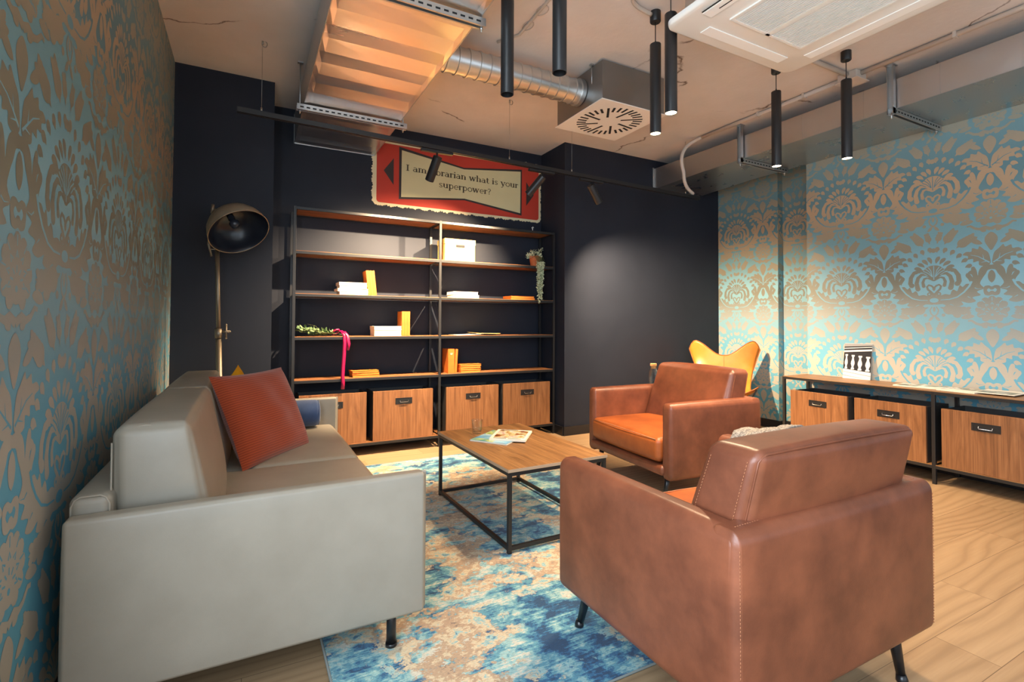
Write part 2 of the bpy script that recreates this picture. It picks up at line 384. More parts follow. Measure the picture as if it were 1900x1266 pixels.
def clip2(p, s0, s1, z0, z1):
    for ax, lim, sg in ((0, s0, 1), (0, s1, -1), (1, z0, 1), (1, z1, -1)):
        q = []; n = len(p)
        for i in range(n):
            a, b = p[i], p[(i + 1) % n]; da, db = sg * (a[ax] - lim), sg * (b[ax] - lim)
            if da >= 0: q.append(a)
            if (da >= 0) != (db >= 0):
                t = da / (da - db); q.append((a[0] + t * (b[0] - a[0]), a[1] + t * (b[1] - a[1])))
        p = q
        if len(p) < 3: return []
    return p
def papered(mb, f, s0, s1, z0, z1):
    mb.poly([f(s0, z0, 0), f(s1, z0, 0), f(s1, z1, 0), f(s0, z1, 0)], 0)
    for k in range(-9, 9):
        for j in range(-2, 5):
            cy, cz = 1.885 + .675 * k, 2.196 - .69 * j
            if cy + .5 < s0 or cy - .5 > s1 or cz + .5 < z0 or cz - .5 > z1: continue
            for e, (pl, ink) in enumerate(FIG):
                q = clip2([(cy + .675 * u, cz + .69 * v) for u, v in pl], s0, s1, z0, z1)
                if q: mb.poly([f(s, z, .0002 + 3e-6 * e) for s, z in q], ink)
# ---- walls
mb = MB(); papered(mb, lambda s, z, e: (XL + e, s, z), YL, YF, 0, ZC); mb.poly([(XL, YB, 0), (XL, YL, 0), (XL, YL, .4), (XL, YB, .4)], 0); mb.poly([(XL, YB, 2.7), (XL, YL, 2.7), (XL, YL, ZC), (XL, YB, ZC)], 0); struct('wall_left', mb, [M['wallpaper'], M['gold']], 'teal and gold damask wallpaper wall behind the sofa')
mb = MB()
papered(mb, lambda s, z, e: (XA - e, s, z), YJ, YF, 0, ZC)
papered(mb, lambda s, z, e: (s, YJ - e, z), XA, XREC, 0, ZC)
papered(mb, lambda s, z, e: (XREC - e, s, z), YP, YJ, 0, ZC)
papered(mb, lambda s, z, e: (XP - e, s, z), YB, YP, 0, ZC)
mb.poly([(XP, YP, 0), (XREC, YP, 0), (XREC, YP, ZC), (XP, YP, ZC)], 0)
struct('wall_right', mb, [M['wallpaper'], M['gold']], 'sky blue and gold damask wallpaper wall behind the low console')
t = NT('charcoal_navy_paint'); co = t.coord(); t.col(t.ramp(t.noise(co, 3, 3), [(.3, (.0120, .0155, .0260)), (.7, (.0150, .0190, .0310))])).set(rough=.62, spec=.3); t.bump(t.noise(co, 160, 3), .12, .002); M['navy'] = t.mat
mb = MB(); path = [(XL, YF), (XN0, YF), (XN0, YN), (XN1, YN), (XN1, YF), (XA, YF)]
for (a, b), (c, d) in zip(path, path[1:]): mb.poly([(a, b, 0), (c, d, 0), (c, d, ZC), (a, b, ZC)])
struct('wall_back', mb, M['navy'], 'dark charcoal navy painted back wall with a shelf niche')
# front wall (behind the camera) with a wide daylight opening
M['plaster'] = simple('cream_plaster', srgb(206, 196, 182), .8)
mb = MB()
for x0, x1, z0, z1 in ((XL, XP, 0, .4), (XL, XP, 2.7, ZC), (3.95, XP, .4, 2.7)): mb.box(x0, x1, YB - .1, YB, z0, z1)
struct('wall_front', mb, M['plaster'])
mb = MB()
for x in (XL, .95, 2.42, 3.9): mb.box(x, x + .06, YB - .09, YB - .03, .4, 2.7)
for z in (.4, 2.64): mb.box(XL, 3.95, YB - .09, YB - .03, z, z + .06)
struct('window_1', mb, M['black'])
mb = MB()
for y in (YB, -.8, YL - .06): mb.box(XL - .07, XL - .01, y, y + .06, .4, 2.7)
for z in (.4, 2.64): mb.box(XL - .07, XL - .01, YB, YL, z, z + .06)
struct('window_2', mb, M['black'])
# ceiling: bare concrete slab
t = NT('raw_concrete_ceiling'); co = t.coord()
c = t.ramp(t.noise(co, 1.1, 6, .6), [(.3, srgb(200, 190, 182)), (.7, srgb(218, 210, 204))])
vo = t.n('ShaderNodeTexVoronoi'); vo.feature = 'DISTANCE_TO_EDGE'; vo.inputs['Scale'].default_value = .62
wob = t.n('ShaderNodeVectorMath'); wob.operation = 'ADD'; nz = t.n('ShaderNodeTexNoise'); nz.inputs['Scale'].default_value = 3.5; nz.inputs['Detail'].default_value = 6
t.l(co, nz.inputs['Vector']); sc_ = t.n('ShaderNodeVectorMath'); sc_.operation = 'SCALE'; sc_.inputs['Scale'].default_value = .35; t.l(nz.outputs['Color'], sc_.inputs[0]); t.l(co, wob.inputs[0]); t.l(sc_.outputs[0], wob.inputs[1]); t.l(wob.outputs[0], vo.inputs['Vector'])
crack = t.ramp(vo.outputs['Distance'], [(0, (1, 1, 1)), (.004, (.5, .5, .5)), (.008, (0, 0, 0))])
gate = t.ramp(t.noise(co, 1.7, 2), [(.5, (0, 0, 0)), (.56, (1, 1, 1))])
ck = t.mix(1.0, crack, gate, 'MULTIPLY')
t.col(t.mix(ck, c, srgb(96, 76, 64))).set(rough=.75, spec=.25); t.bump(t.noise(co, 26, 6, .65), .18, .01); M['concrete'] = t.mat
mb = MB(); mb.box(XL - .1, XR2, YB - .1, YN + .1, ZC, ZC + .12); struct('ceiling', mb, M['concrete'], 'raw beige concrete ceiling with cracks')
# floor: pale oak planks running along X
t = NT('pale_oak_planks'); co = t.coord('Object')
br = t.n('ShaderNodeTexBrick'); br.offset = .37; br.inputs['Scale'].default_value = 1; br.inputs['Brick Width'].default_value = 1.35; br.inputs['Row Height'].default_value = .18; br.inputs['Mortar Size'].default_value = .0011; br.inputs['Mortar Smooth'].default_value = .1
br.inputs['Color1'].default_value = (0, 0, 0, 1); br.inputs['Color2'].default_value = (1, 1, 1, 1); br.inputs['Bias'].default_value = 0
t.l(co, br.inputs['Vector'])
sc_ = t.n('ShaderNodeVectorMath'); sc_.operation = 'SCALE'; sc_.inputs['Scale'].default_value = 7.0; t.l(br.outputs['Color'], sc_.inputs[0])
def shifted(scale):
    a = t.n('ShaderNodeVectorMath'); a.operation = 'ADD'; t.l(t.coord('Object', scale), a.inputs[0]); t.l(sc_.outputs[0], a.inputs[1]); return a.outputs[0]
wv = t.n('ShaderNodeTexWave'); wv.wave_type = 'BANDS'; wv.bands_direction = 'Y'; wv.inputs['Scale'].default_value = 2.6; wv.inputs['Distortion'].default_value = 16; wv.inputs['Detail'].default_value = 1.6; wv.inputs['Detail Scale'].default_value = .55; wv.inputs['Detail Roughness'].default_value = .45
t.l(shifted((.55, 2.6, 1)), wv.inputs['Vector'])
fine = t.noise(shifted((3, 90, 1)), 1.6, 4, .6)
c = t.ramp(wv.outputs['Fac'], [(.0, srgb(134, 108, 80)), (.18, srgb(146, 119, 89)), (1, srgb(156, 129, 98))])
c = t.mix(t.ramp(fine, [(.35, (.32, .32, .32)), (.6, (0, 0, 0))]), c, srgb(132, 104, 78))
c = t.mix(.16, c, t.mix(br.outputs['Color'], srgb(132, 110, 84), srgb(204, 178, 142)))
t.col(t.mix(br.outputs['Fac'], c, srgb(96, 74, 54))).set(rough=.42, spec=.4); t.bump(wv.outputs['Fac'], .04, .002); M['floor'] = t.mat
mb = MB(); mb.box(XL - .1, XR2, YB - .1, YN + .1, -.1, 0); struct('floor', mb, M['floor'], 'pale oak plank floor')
# baseboards
M['base'] = simple('black_baseboard', (.010, .010, .012), .4)
def board(name, pts, d=.012, h=.09):
    mb = MB()
    for (a, b), (c, e) in zip(pts, pts[1:]):
        n = Vector((b - e, c - a, 0)).normalized() * d
        mb.prism([(a, b, 0), (c, e, 0), (c, e, h), (a, b, h)], n)
    return struct(name, mb, M['base'])
board('baseboard_back', [(XA - .001, YF - .001), (XN1 - .012, YF - .001), (XN1 - .001, YN - .001), (XN0 + .001, YN - .001)][::-1], -.012)
board('baseboard_right', [(XA - .001, YF - .02), (XA - .001, YJ - .013), (XREC - .001, YJ - .001), (XREC - .001, YP + .001)], -.012)
board('trim_1', [(XP - .001, YP), (XP - .001, YB)], -.012)
board('baseboard_left', [(XL + .001, YB), (XL + .001, YF - .02)], -.012)
# ------------------------------------------------------------------ rug
RZ = .007
t = NT('abstract_rug'); co = t.coord('Object'); cs = t.coord('Object', (1, 1, 1))
warp = t.n('ShaderNodeVectorMath'); warp.operation = 'ADD'
nz = t.n('ShaderNodeTexNoise'); nz.inputs['Scale'].default_value = 9; nz.inputs['Detail'].default_value = 6; t.l(co, nz.inputs['Vector'])
s_ = t.n('ShaderNodeVectorMath'); s_.operation = 'SCALE'; s_.inputs['Scale'].default_value = .05; t.l(nz.outputs['Color'], s_.inputs[0]); t.l(co, warp.inputs[0]); t.l(s_.outputs[0], warp.inputs[1])
wco = warp.outputs[0]
def at_scale(v):
    mp = t.n('ShaderNodeMapping'); mp.inputs['Scale'].default_value = v; t.l(wco, mp.inputs[0]); return mp.outputs[0]
big = t.noise(at_scale((1, 1, 1)), 2.3, 3, .5)
med = t.noise(at_scale((1, 1.3, 1)), 8.5, 10, .68)
med2 = t.noise(at_scale((1, 1.25, 3)), 9.5, 10, .70)
weave = t.noise(t.coord('Object', (60, 420, 1)), 1.0, 3, .7)
streak = t.noise(t.coord('Object', (9, 110, 1)), 1.0, 4, .65)
val = t.math('ADD', t.math('MULTIPLY', med, .78), t.math('ADD', t.math('MULTIPLY', big, .30), t.math('MULTIPLY', t.math('SUBTRACT', streak, .5), .24)))
def steps(cols, w=.006): 
    out = []
    for i, (pos, c_) in enumerate(cols):
        if i: out.append((pos - w, cols[i - 1][1]))
        out.append((pos + (w if i else 0), c_))
    return out
cool = t.ramp(val, steps([(.30, srgb(26, 66, 102)), (.455, srgb(38, 100, 142)), (.495, srgb(92, 152, 170)), (.545, srgb(150, 190, 190)), (.595, srgb(206, 204, 188)), (.66, srgb(172, 158, 138))]))
warmc = t.ramp(med2, steps([(.25, srgb(58, 80, 104)), (.40, srgb(136, 116, 100)), (.455, srgb(182, 154, 124)), (.535, srgb(208, 192, 160)), (.60, srgb(150, 188, 190)), (.66, srgb(60, 116, 150))]))
sel = t.ramp(t.math('ADD', t.math('MULTIPLY', med2, .55), t.math('MULTIPLY', big, .45)), [(.505, (0, 0, 0)), (.520, (1, 1, 1))])
c = t.mix(sel, cool, warmc)
c = t.mix(t.ramp(weave, [(.38, (.42, .42, .42)), (.58, (0, 0, 0))]), c, srgb(58, 66, 74))
t.col(c).set(rough=.95, spec=.1, sheen=.2); t.bump(weave, .5, .004); M['rug'] = t.mat
M['rugedge'] = simple('rug_binding', srgb(120, 124, 120), .9)
mb = MB(); mb.box(.246, 2.272, 1.25, 3.96, 0, RZ)
rug = tag(link('rug', mb, M['rug']), 'abstract blue cream and orange distressed rug under the coffee table', 'rug')
mb = MB(); mb.tube([(.246, 1.25, .005), (2.272, 1.25, .005), (2.272, 3.96, .005), (.246, 3.96, .005)], .0055, 8, closed=True)
link('rug_binding', mb, M['rugedge'], rug)

# ------------------------------------------------------------------ armchairs
def stitches(mb, pts, step=.009, ln=.0055, r=.0009):
    P = [Vector(p) for p in pts]; d = [0]
    for a, b in zip(P, P[1:]): d.append(d[-1] + (b - a).length)
    def pos(s):
        for i in range(len(P) - 1):
            if s <= d[i + 1]: return P[i].lerp(P[i + 1], (s - d[i]) / max(1e-9, d[i + 1] - d[i]))
        return P[-1]
    s = 0
    while s + ln < d[-1]:
        mb.tube([pos(s), pos(s + ln)], r, 4); s += step
def armchair(label, loc, rz, rugfeet):
    t = thing('armchair', label, 'armchair', loc, rz, 'pair of cognac leather armchairs')
    for sg in (-1, 1):
        mb = MB(); mb.rbox((sg * .4125, .003, .3975), (.085, .754, .465), (.030, .020, .036), (.008, .004, .003), 10, 5)
        link('arm_panel', mb, M['leather'], t)
    mb = MB(); mb.rbox((0, -.336, .3975), (.904, .088, .465), (.012, .026, .034), (.006, .010, .004), 12, 5); link('back_panel', mb, M['leather'], t)
    for sq in ([(-.4465, -.3795, .19), (-.4475, -.381, .40), (-.4465, -.3795, .60)], [(.4465, -.3795, .19), (.4475, -.381, .40), (.4465, -.3795, .60)], [(-.42, -.345, .6315), (0, -.342, .6345), (.42, -.345, .6315)]):
        mb = MB(); stitches(mb, sq); link('stitching', mb, M['thread'], t)
    mb = MB(); mb.rbox((0, .03, .218), (.80, .74, .062), .022, (0, .004, .003), 8, 3); link('seat_rail', mb, M['leather'], t)
    mb = MB(); mb.rbox((0, .055, .338), (.742, .70, .150), .034, (.004, .012, .022), 12, 5); sc = link('seat_cushion', mb, M['leather2'], t)
    mb = MB(); y = .402
    mb.tube([(-.345, y, .402), (-.2, y + .006, .406), (0, y + .010, .409), (.2, y + .006, .406), (.345, y, .402)], .0028, 6); link('piping', mb, M['thread'], sc)
    # back cushion: leaning box, thinner at its top
    def lean(p):
        k = (p.z + .2) / .4
        return (p.x * (1 - .02 * k), p.y * (1.12 - .26 * k) - .115 * k, p.z)
    mb = MB(); mb.rbox((0, -.182, .602), (.75, .185, .41), .03, (.010, .020, .012), 12, 5, lean)
    bc = link('back_cushion', mb, M['leather'], t)
    mb = MB()
    def cm(x, y, z): q_ = Vector(lean(Vector((x, y, z)))); return q_ + Vector((0, -.182, .602))
    zz = [-.15 + .03 * k_ for k_ in range(12)]
    for sg in (-1, 1):
        for y_ in (-.062, .060):
            mb = MB(); stitches(mb, [cm(sg * (.3768 + .0078 * max(0, 1 - (z_ / .205) ** 2) ** .6), y_, z_) for z_ in zz]); link('stitching', mb, M['thread'], bc)
    mb = MB(); stitches(mb, [cm(-.34 + .034 * k_, -.064, .2055 + .010 * (1 - ((k_ - 10) / 10) ** 2) * .5) for k_ in range(21)]); link('stitching', mb, M['thread'], bc)
    mb = MB(); mb.tube([cm(-.3665, -.0845, z_) for z_ in zz] + [cm(-.355, -.0845, .191)] + [cm(-.34 + .034 * k_, -.0845, .1965 + .004 * (1 - ((k_ - 10) / 10) ** 2)) for k_ in range(21)] + [cm(.355, -.0845, .191)] + [cm(.3665, -.0845, z_) for z_ in zz[::-1]], .0028, 6)
    link('piping', mb, M['leather'], bc)
    for sx in (-1, 1):
        for sy in (-1, 1):
            z0 = RZ if (sy > 0 and rugfeet) else 0
            mb = MB(); ax, ay = sx * .355, (.31 if sy > 0 else -.30); bx, by = sx * .372, (.362 if sy > 0 else -.325)
            mb.tube([(ax, ay, .205), (ax + (bx - ax) * .9, ay + (by - ay) * .9, z0 + .02)], [.021, .0125], 16)
            mb.tube([(bx, by, z0), (bx, by, z0 + .007), (bx - (bx - ax) * .08, by - (by - ay) * .08, z0 + .022)], [.0165, .0165, .0135], 16)
            link('leg', mb, M['blackgloss'], t)
    return t
chair = armchair('cognac leather armchair in the foreground seen from behind', (1.4665, 1.165, 0), R(-.3), True)
A1 = Vector((2.258, 2.22)); dv = Vector((cos(R(175.8)), sin(R(175.8)))); wv_ = Vector((dv.y, -dv.x))
cc = A1 + wv_ * .455 - dv * .38
chair2 = armchair('cognac leather armchair facing the sofa, beside the coffee table in front of the carafe', (cc.x, cc.y, 0), R(175.8 - 90), False)

# fleece throw over the foreground armchair's far arm
mb = MB(); V = []; NU, NV = 22, 30
for j in range(NV + 1):
    y = .03 + .235 * j / NV
    for i in range(NU + 1):
        a = i / NU
        if a < .3: p = Vector((.345 - .0, y, .46 + .19 * a / .3)); n = Vector((-1, 0, 0))
        elif a < .7: q = (a - .3) / .4; p = Vector((.345 + .128 * q, y, .645 + .012 * sin(pi * q))); n = Vector((0, 0, 1))
        else: p = Vector((.473, y, .65 - .22 * (a - .7) / .3)); n = Vector((1, 0, 0))
        h = .008 + .008 * abs(sin(y * 40 + a * 3)) + rnd.uniform(0, .005)
        if n.z > .5: h += .055 * max(0, (.21 - y) / .18)
        V.append(p + n * h)
F = [(j * (NU + 1) + i, j * (NU + 1) + i + 1, (j + 1) * (NU + 1) + i + 1, (j + 1) * (NU + 1) + i) for j in range(NV) for i in range(NU)]
mb.add(V, F, 0, True)
th = tag(link('fleece_throw', mb, M['cloth'], loc=(1.4665, 1.165, 0)), 'speckled pale fleece throw draped over the foreground armchair far arm', 'blanket')
so_ = th.modifiers.new('thick', 'SOLIDIFY'); so_.thickness = .008; so_.offset = 1

# ------------------------------------------------------------------ sofa
def loc_parts(t, items):
    L = Vector(t.location)
    for nm, mb, mt in items:
        mb.v = [tuple(Vector(p) - L) for p in mb.v]
        link(nm, mb, mt, t)
sofa = thing('sofa', 'greige leather two seater sofa along the left wallpaper wall', 'sofa', (.07, 2.71, 0))
def sp(nm, mb, mt, parent=sofa):
    mb.v = [tuple(Vector(p) - Vector((.07, 2.71, 0))) for p in mb.v]
    return link(nm, mb, mt, parent)
for y0, y1 in ((1.70, 1.757), (3.655, 3.712)):
    mb = MB(); mb.rbox(((-.42 + .562) / 2, (y0 + y1) / 2, .353), (.982, y1 - y0, .482), .013, (.003, .008, .002), 12, 4); ap = sp('arm_panel', mb, M['greige'])
    mb = MB(); xf = .566
    mb.box(xf - .012, xf + .006, (y0 + y1) / 2 - .006, (y0 + y1) / 2 + .006, .118, .594)
    f = sp('edge_flange', mb, M['greigeseam'], ap); b_ = f.modifiers.new('bevel', 'BEVEL'); b_.width = .004; b_.segments = 3
mb = MB(); mb.rbox((-.374, 2.706, .39), (.096, 1.90, .50), .024, (.004, .004, .003), 10, 4); bf = sp('back_frame', mb, M['greige'])
mb = MB(); mb.tube([(-.416, 1.762, .30), (-.416, 1.762, .612), (-.408, 1.762, .630), (-.396, 1.762, .637), (-.352, 1.762, .637), (-.340, 1.762, .630), (-.332, 1.762, .612), (-.330, 1.762, .40)], .003, 6); sp('piping', mb, M['greigeseam'], bf)
mb = MB(); mb.rbox((.115, 2.706, .215), (.86, 1.92, .14), .02, (0, 0, 0), 8, 3); sp('base', mb, M['greige'])
for y0, y1 in ((1.762, 2.703), (2.709, 3.650)):
    mb = MB(); mb.rbox((.12, (y0 + y1) / 2, .345), (.83, y1 - y0, .145), .035, (.010, 0, .018), 12, 5); sc = sp('seat_cushion', mb, M['greige'])
def wedge(p):
    k = (p.z + .215) / .43
    x = p.x
    if x > 0: x = x * (1.0 - .52 * max(0, k) ** 1.2)
    return (x - .012 * k, p.y, p.z)
for y0, y1 in ((1.80, 2.712), (2.718, 3.62)):
    mb = MB(); mb.rbox((-.200, (y0 + y1) / 2, .600), (.25, y1 - y0, .43), .032, (.030, .010, .010), 12, 5, wedge); b2 = sp('back_cushion', mb, M['greige'])
    mb = MB(); y = y0 + .004
    mb.tube([(-.333, y - .0, .47), (-.337, y - .001, .60), (-.338, y, .77)], .0025, 6); mb.tube([(-.326, y + .012, .801), (-.26, y + .012, .8125), (-.21, y + .014, .803)], .0025, 6); sp('piping', mb, M['greigeseam'], b2)
for x, y, z0 in ((.455, 1.735, RZ), (.455, 3.60, RZ), (-.33, 1.80, 0), (-.33, 3.60, 0)):
    mb = MB(); mb.tube([(x, y, z0 + .008), (x, y, .15)], .0165, 20); mb.tube([(x, y, z0), (x, y, z0 + .012)], .0195, 20)
    sp('leg', mb, M['blackgloss'])

# cushions on the sofa
def pillow(w, d, n=22, seed=1):
    r2 = random.Random(seed); ph = [r2.uniform(0, 6.3) for _ in range(6)]
    V = []; F = []
    for sg in (1, -1):
        for j in range(n + 1):
            for i in range(n + 1):
                u, v = i / n * 2 - 1, j / n * 2 - 1
                e = (1 - u ** 2) * (1 - v ** 2); pinch = 1 - .05 * (1 - abs(v)) * u * u - 0
                x = u * w / 2 * (1 - .055 * (1 - v * v) * abs(u) ** 3); y = v * w / 2 * (1 - .055 * (1 - u * u) * abs(v) ** 3)
                h = d / 2 * max(0, e) ** .42
                h += .006 * e * (sin(7 * u + ph[0] + 3 * v) + sin(9 * v + ph[1] - 4 * u) * .7) * min(1, e * 4)
                V.append((x, y, sg * h))
    N = (n + 1) ** 2
    for k in range(2):
        for j in range(n):
            for i in range(n):
                q = [k * N + j * (n + 1) + i, k * N + j * (n + 1) + i + 1, k * N + (j + 1) * (n + 1) + i + 1, k * N + (j + 1) * (n + 1) + i]
                F.append(q if k == 0 else q[::-1])
    mb = MB(); mb.add(V, F, 0, True); return mb
def frame(c, ex, ey):
    ex = Vector(ex).normalized(); ey = Vector(ey); ey = (ey - ex * ey.dot(ex)).normalized(); ez = ex.cross(ey)
    m = Matrix((ex, ey, ez)).transposed().to_4x4(); m.translation = c; return m
def place(nm, mb, mt, mat4, label, cat, **k):
    o = link(nm, mb, mt, **k); o.matrix_world = mat4; return tag(o, label, cat)
BL = Vector((.02, 2.665, .43)); BRt = Vector((.305, 3.085, .44)); TL = Vector((-.172, 2.765, .845)); TRt = Vector((.188, 3.165, .832)); ctr = (BL + BRt + TL + TRt) / 4
mb = pillow(.545, .15, 24, 3)
mb.v = [(x, y * .88, z) for x, y, z in mb.v]
pil = place('throw_cushion', mb, M['rust'], frame(ctr, BRt - BL + TRt - TL, TL - BL + TRt - BRt), 'rust orange ribbed cushion leaning on the sofa back', 'cushion')
mb = pillow(.42, .13, 18, 5); 
yel = place('throw_cushion', mb, M['yellow'], frame((-.035, 3.225, .603), (.25, .95, .32), (-.28, -.25, .9)), 'mustard yellow cushion peeking out behind the rust cushion', 'cushion')
bol = thing('bolster_cushion', 'denim blue round bolster cushion lying against the far sofa arm', 'cushion', (.20, 3.545, .518))
mb = MB(); pr = [(0, -.26), (.06, -.262), (.078, -.252), (.086, -.235), (.088, 0), (.086, .205), (.080, .222), (.062, .234), (.0, .238)]
mb.lathe(pr, 32, 0, Matrix.Rotation(R(90), 4, 'Y')); link('body', mb, M['blue'], bol, sharp=60)
mb = MB(); mb.tube([(.226, .080 * cos(2 * pi * k / 28), .080 * sin(2 * pi * k / 28)) for k in range(28)], .0022, 6, closed=True); mb.tube([(.236, -.02, -.062), (.238, .012, -.056), (.237, .02, -.05)], .0016, 6)
link('seam', mb, simple('pale_blue_thread', srgb(90, 108, 140), .8), bol)

# ------------------------------------------------------------------ coffee table
TW, TLn, TH = .604, .955, .4125
ta = .0166
ct = thing('coffee_table', 'low oak topped coffee table with thin black metal frame on the rug', 'coffee table', (1.1204 + cos(ta) * TW / 2 - sin(ta) * TLn / 2, 2.1416 + sin(ta) * TW / 2 + cos(ta) * TLn / 2, RZ), ta)
hw, hl = TW / 2, TLn / 2; tz = TH - RZ
mb = MB(); mb.box(-hw, hw, -hl, hl, tz - .016, tz, 0); link('table_top', mb, M['oakY'], ct, bevel=.0012)
mb = MB(); e = .0008; mb.box(-hw - e, hw + e, -hl - e, -hl, tz - .0155, tz - .0006); mb.box(-hw - e, hw + e, hl, hl + e, tz - .0155, tz - .0006); mb.box(-hw - e, -hw, -hl, hl, tz - .0155, tz - .0006); mb.box(hw, hw + e, -hl, hl, tz - .0155, tz - .0006); link('edge_band', mb, M['edge'], ct)
q = .019; i_ = .004
mb = MB()
for z0, z1 in ((tz - .016 - q, tz - .0162), (.014, .014 + q)):
    for y in (-hl + i_, hl - i_ - q): mb.box(-hw + i_ + q, hw - i_ - q, y, y + q, z0, z1)
    for x in (-hw + i_, hw - i_ - q): mb.box(x, x + q, -hl + i_ + q, hl - i_ - q, z0, z1)
link('frame_rails', mb, M['black'], ct, bevel=.001)
for x in (-hw + i_, hw - i_ - q):
    for y in (-hl + i_, hl - i_ - q):
        mb = MB(); mb.box(x, x + q, y, y + q, 0, tz - .0162); link('leg', mb, M['black'], ct, bevel=.001)
# tumbler
gl = MB(); pr = [(.0, .004), (.026, .004), (.0285, .009), (.036, .085), (.0365, .088), (.0345, .088), (.0335, .085), (.0262, .016), (0, .014)]
gl.lathe([(0, 0), (.0255, 0), (.0285, .004), (.0362, .086), (.0355, .088), (.0342, .086), (.0268, .013), (0, .010)], 32)
tag(link('tumbler', gl, M['glass'], loc=(1.305, 2.928, TH + .0005)), 'clear glass tumbler standing on the coffee table', 'glass')
# magazines
def noisy(name, stops, scale, sc=(1, 1, 1)):
    t = NT(name); t.col(t.ramp(t.noise(t.coord('Object', sc), scale, 5, .6, .6), stops)).set(rough=.28, spec=.5); return t.mat
M['food'] = noisy('cover_photo_warm', [(.3, srgb(70, 40, 24)), (.42, srgb(150, 84, 40)), (.5, srgb(214, 196, 130)), (.56, srgb(232, 214, 206)), (.66, srgb(140, 70, 60)), (.75, srgb(60, 40, 34))], 16)
M['green'] = noisy('cover_photo_green', [(.3, srgb(30, 96, 110)), (.45, srgb(96, 160, 150)), (.55, srgb(196, 206, 120)), (.7, srgb(60, 130, 50))], 9)
M['skyp'] = noisy('cover_photo_blue', [(.3, srgb(40, 110, 160)), (.5, srgb(120, 180, 210)), (.7, srgb(220, 230, 226))], 9)
M['magw'] = simple('magazine_white', srgb(236, 228, 214), .35)
M['ink'] = simple('print_ink', srgb(30, 26, 26), .5)
M['greyp'] = noisy('spread_photo_grey', [(.3, srgb(40, 44, 36)), (.48, srgb(96, 104, 84)), (.58, srgb(210, 206, 200)), (.75, srgb(240, 238, 232))], 14)
def magazine(label, loc, rz, w, h, th, cover, patches, cat='magazine', group=None):
    """w along x, h along y; patches: (x0,x1,y0,y1,material)"""
    t = thing('magazine', label, cat, loc, rz, group)
    mb = MB(); mb.box(-w / 2 + .001, w / 2 - .001, -h / 2 + .001, h / 2 - .001, .0006, th - .0006); link('pages', mb, M['paper'], t)
    mats = [cover]; mb = MB(); mb.box(-w / 2, w / 2, -h / 2, h / 2, th - .0006, th); mb.box(-w / 2, w / 2, -h / 2, h / 2, 0, .0006); mb.box(-w / 2 - .0006, -w / 2, -h / 2, h / 2, 0, th)
    for x0, x1, y0, y1, mt in patches:
        if mt not in mats: mats.append(mt)
        mb.box(x0 * w, x1 * w, y0 * h, y1 * h, th, th + .0003, mats.index(mt))
    link('cover', mb, mats, t); return t
magazine('glossy food magazine lying on top on the coffee table', (1.449, 2.734, TH + .0085), R(-38.5) , .22, .265, .011, M['magw'],
         [(-.42, .42, -.02, .40, M['food']), (-.42, .42, -.34, -.04, M['food']), (-.40, .10, .42, .47, M['ink']), (-.40, -.05, -.44, -.40, M['ink']), (.0, .35, -.44, -.40, M['ink'])], 'magazine', 'magazines on the coffee table')
magazine('blue and green magazine underneath on the coffee table', (1.380, 2.758, TH + .0005), R(-53.5), .245, .30, .0075, M['skyp'],
         [(-.49, .49, .10, .49, M['green']), (-.49, .1, -.49, -.30, M['green'])], 'magazine', 'magazines on the coffee table')

# ------------------------------------------------------------------ bookshelf
SX0, SX1, SXM, SY0, SY1 = .314, 2.776, 1.545, 4.300, 4.592
LV = [2.043, 1.689, 1.347, .999, .652, .106]
bs = thing('bookshelf', 'tall two bay oak and black metal bookshelf in the wall niche', 'bookshelf', (SXM, SY0, 0))
q = .022
def bp(nm, mb, mt, parent=bs, **k):
    mb.v = [(x - SXM, y - SY0, z) for x, y, z in mb.v]; return link(nm, mb, mt, parent, **k)
PX = (SX0, SXM - q / 2, SX1 - q)
for x in PX:
    for y in (SY0, SY1 - q):
        mb = MB(); mb.box(x, x + q, y, y + q, 0, LV[0]); bp('post', mb, M['black'], bevel=.001)
for i, z in enumerate(LV):
    mb = MB()
    for a, b in ((PX[0] + q, PX[1]), (PX[1] + q, PX[2])):
        for y in (SY0, SY1 - q): mb.box(a, b, y, y + q, z - .026, z - .004)
        for x in (a, b - .012): mb.box(x, x + .012, SY0 + q, SY1 - q, z - .026, z - .010)
    bp('rail', mb, M['black'], bevel=.001)
    for a, b in ((PX[0] + q, PX[1]), (PX[1] + q, PX[2])):
        mb = MB(); mb.box(a + .0005, b - .0005, SY0 + (.001 if i else q), SY1 - q - .001, z - .0038, z); mb.box(a + .0125, b - .0125, SY0 + q + .0005, SY1 - q - .0005, z - .022, z - .0038)
        bp('shelf', mb, M['oak'])

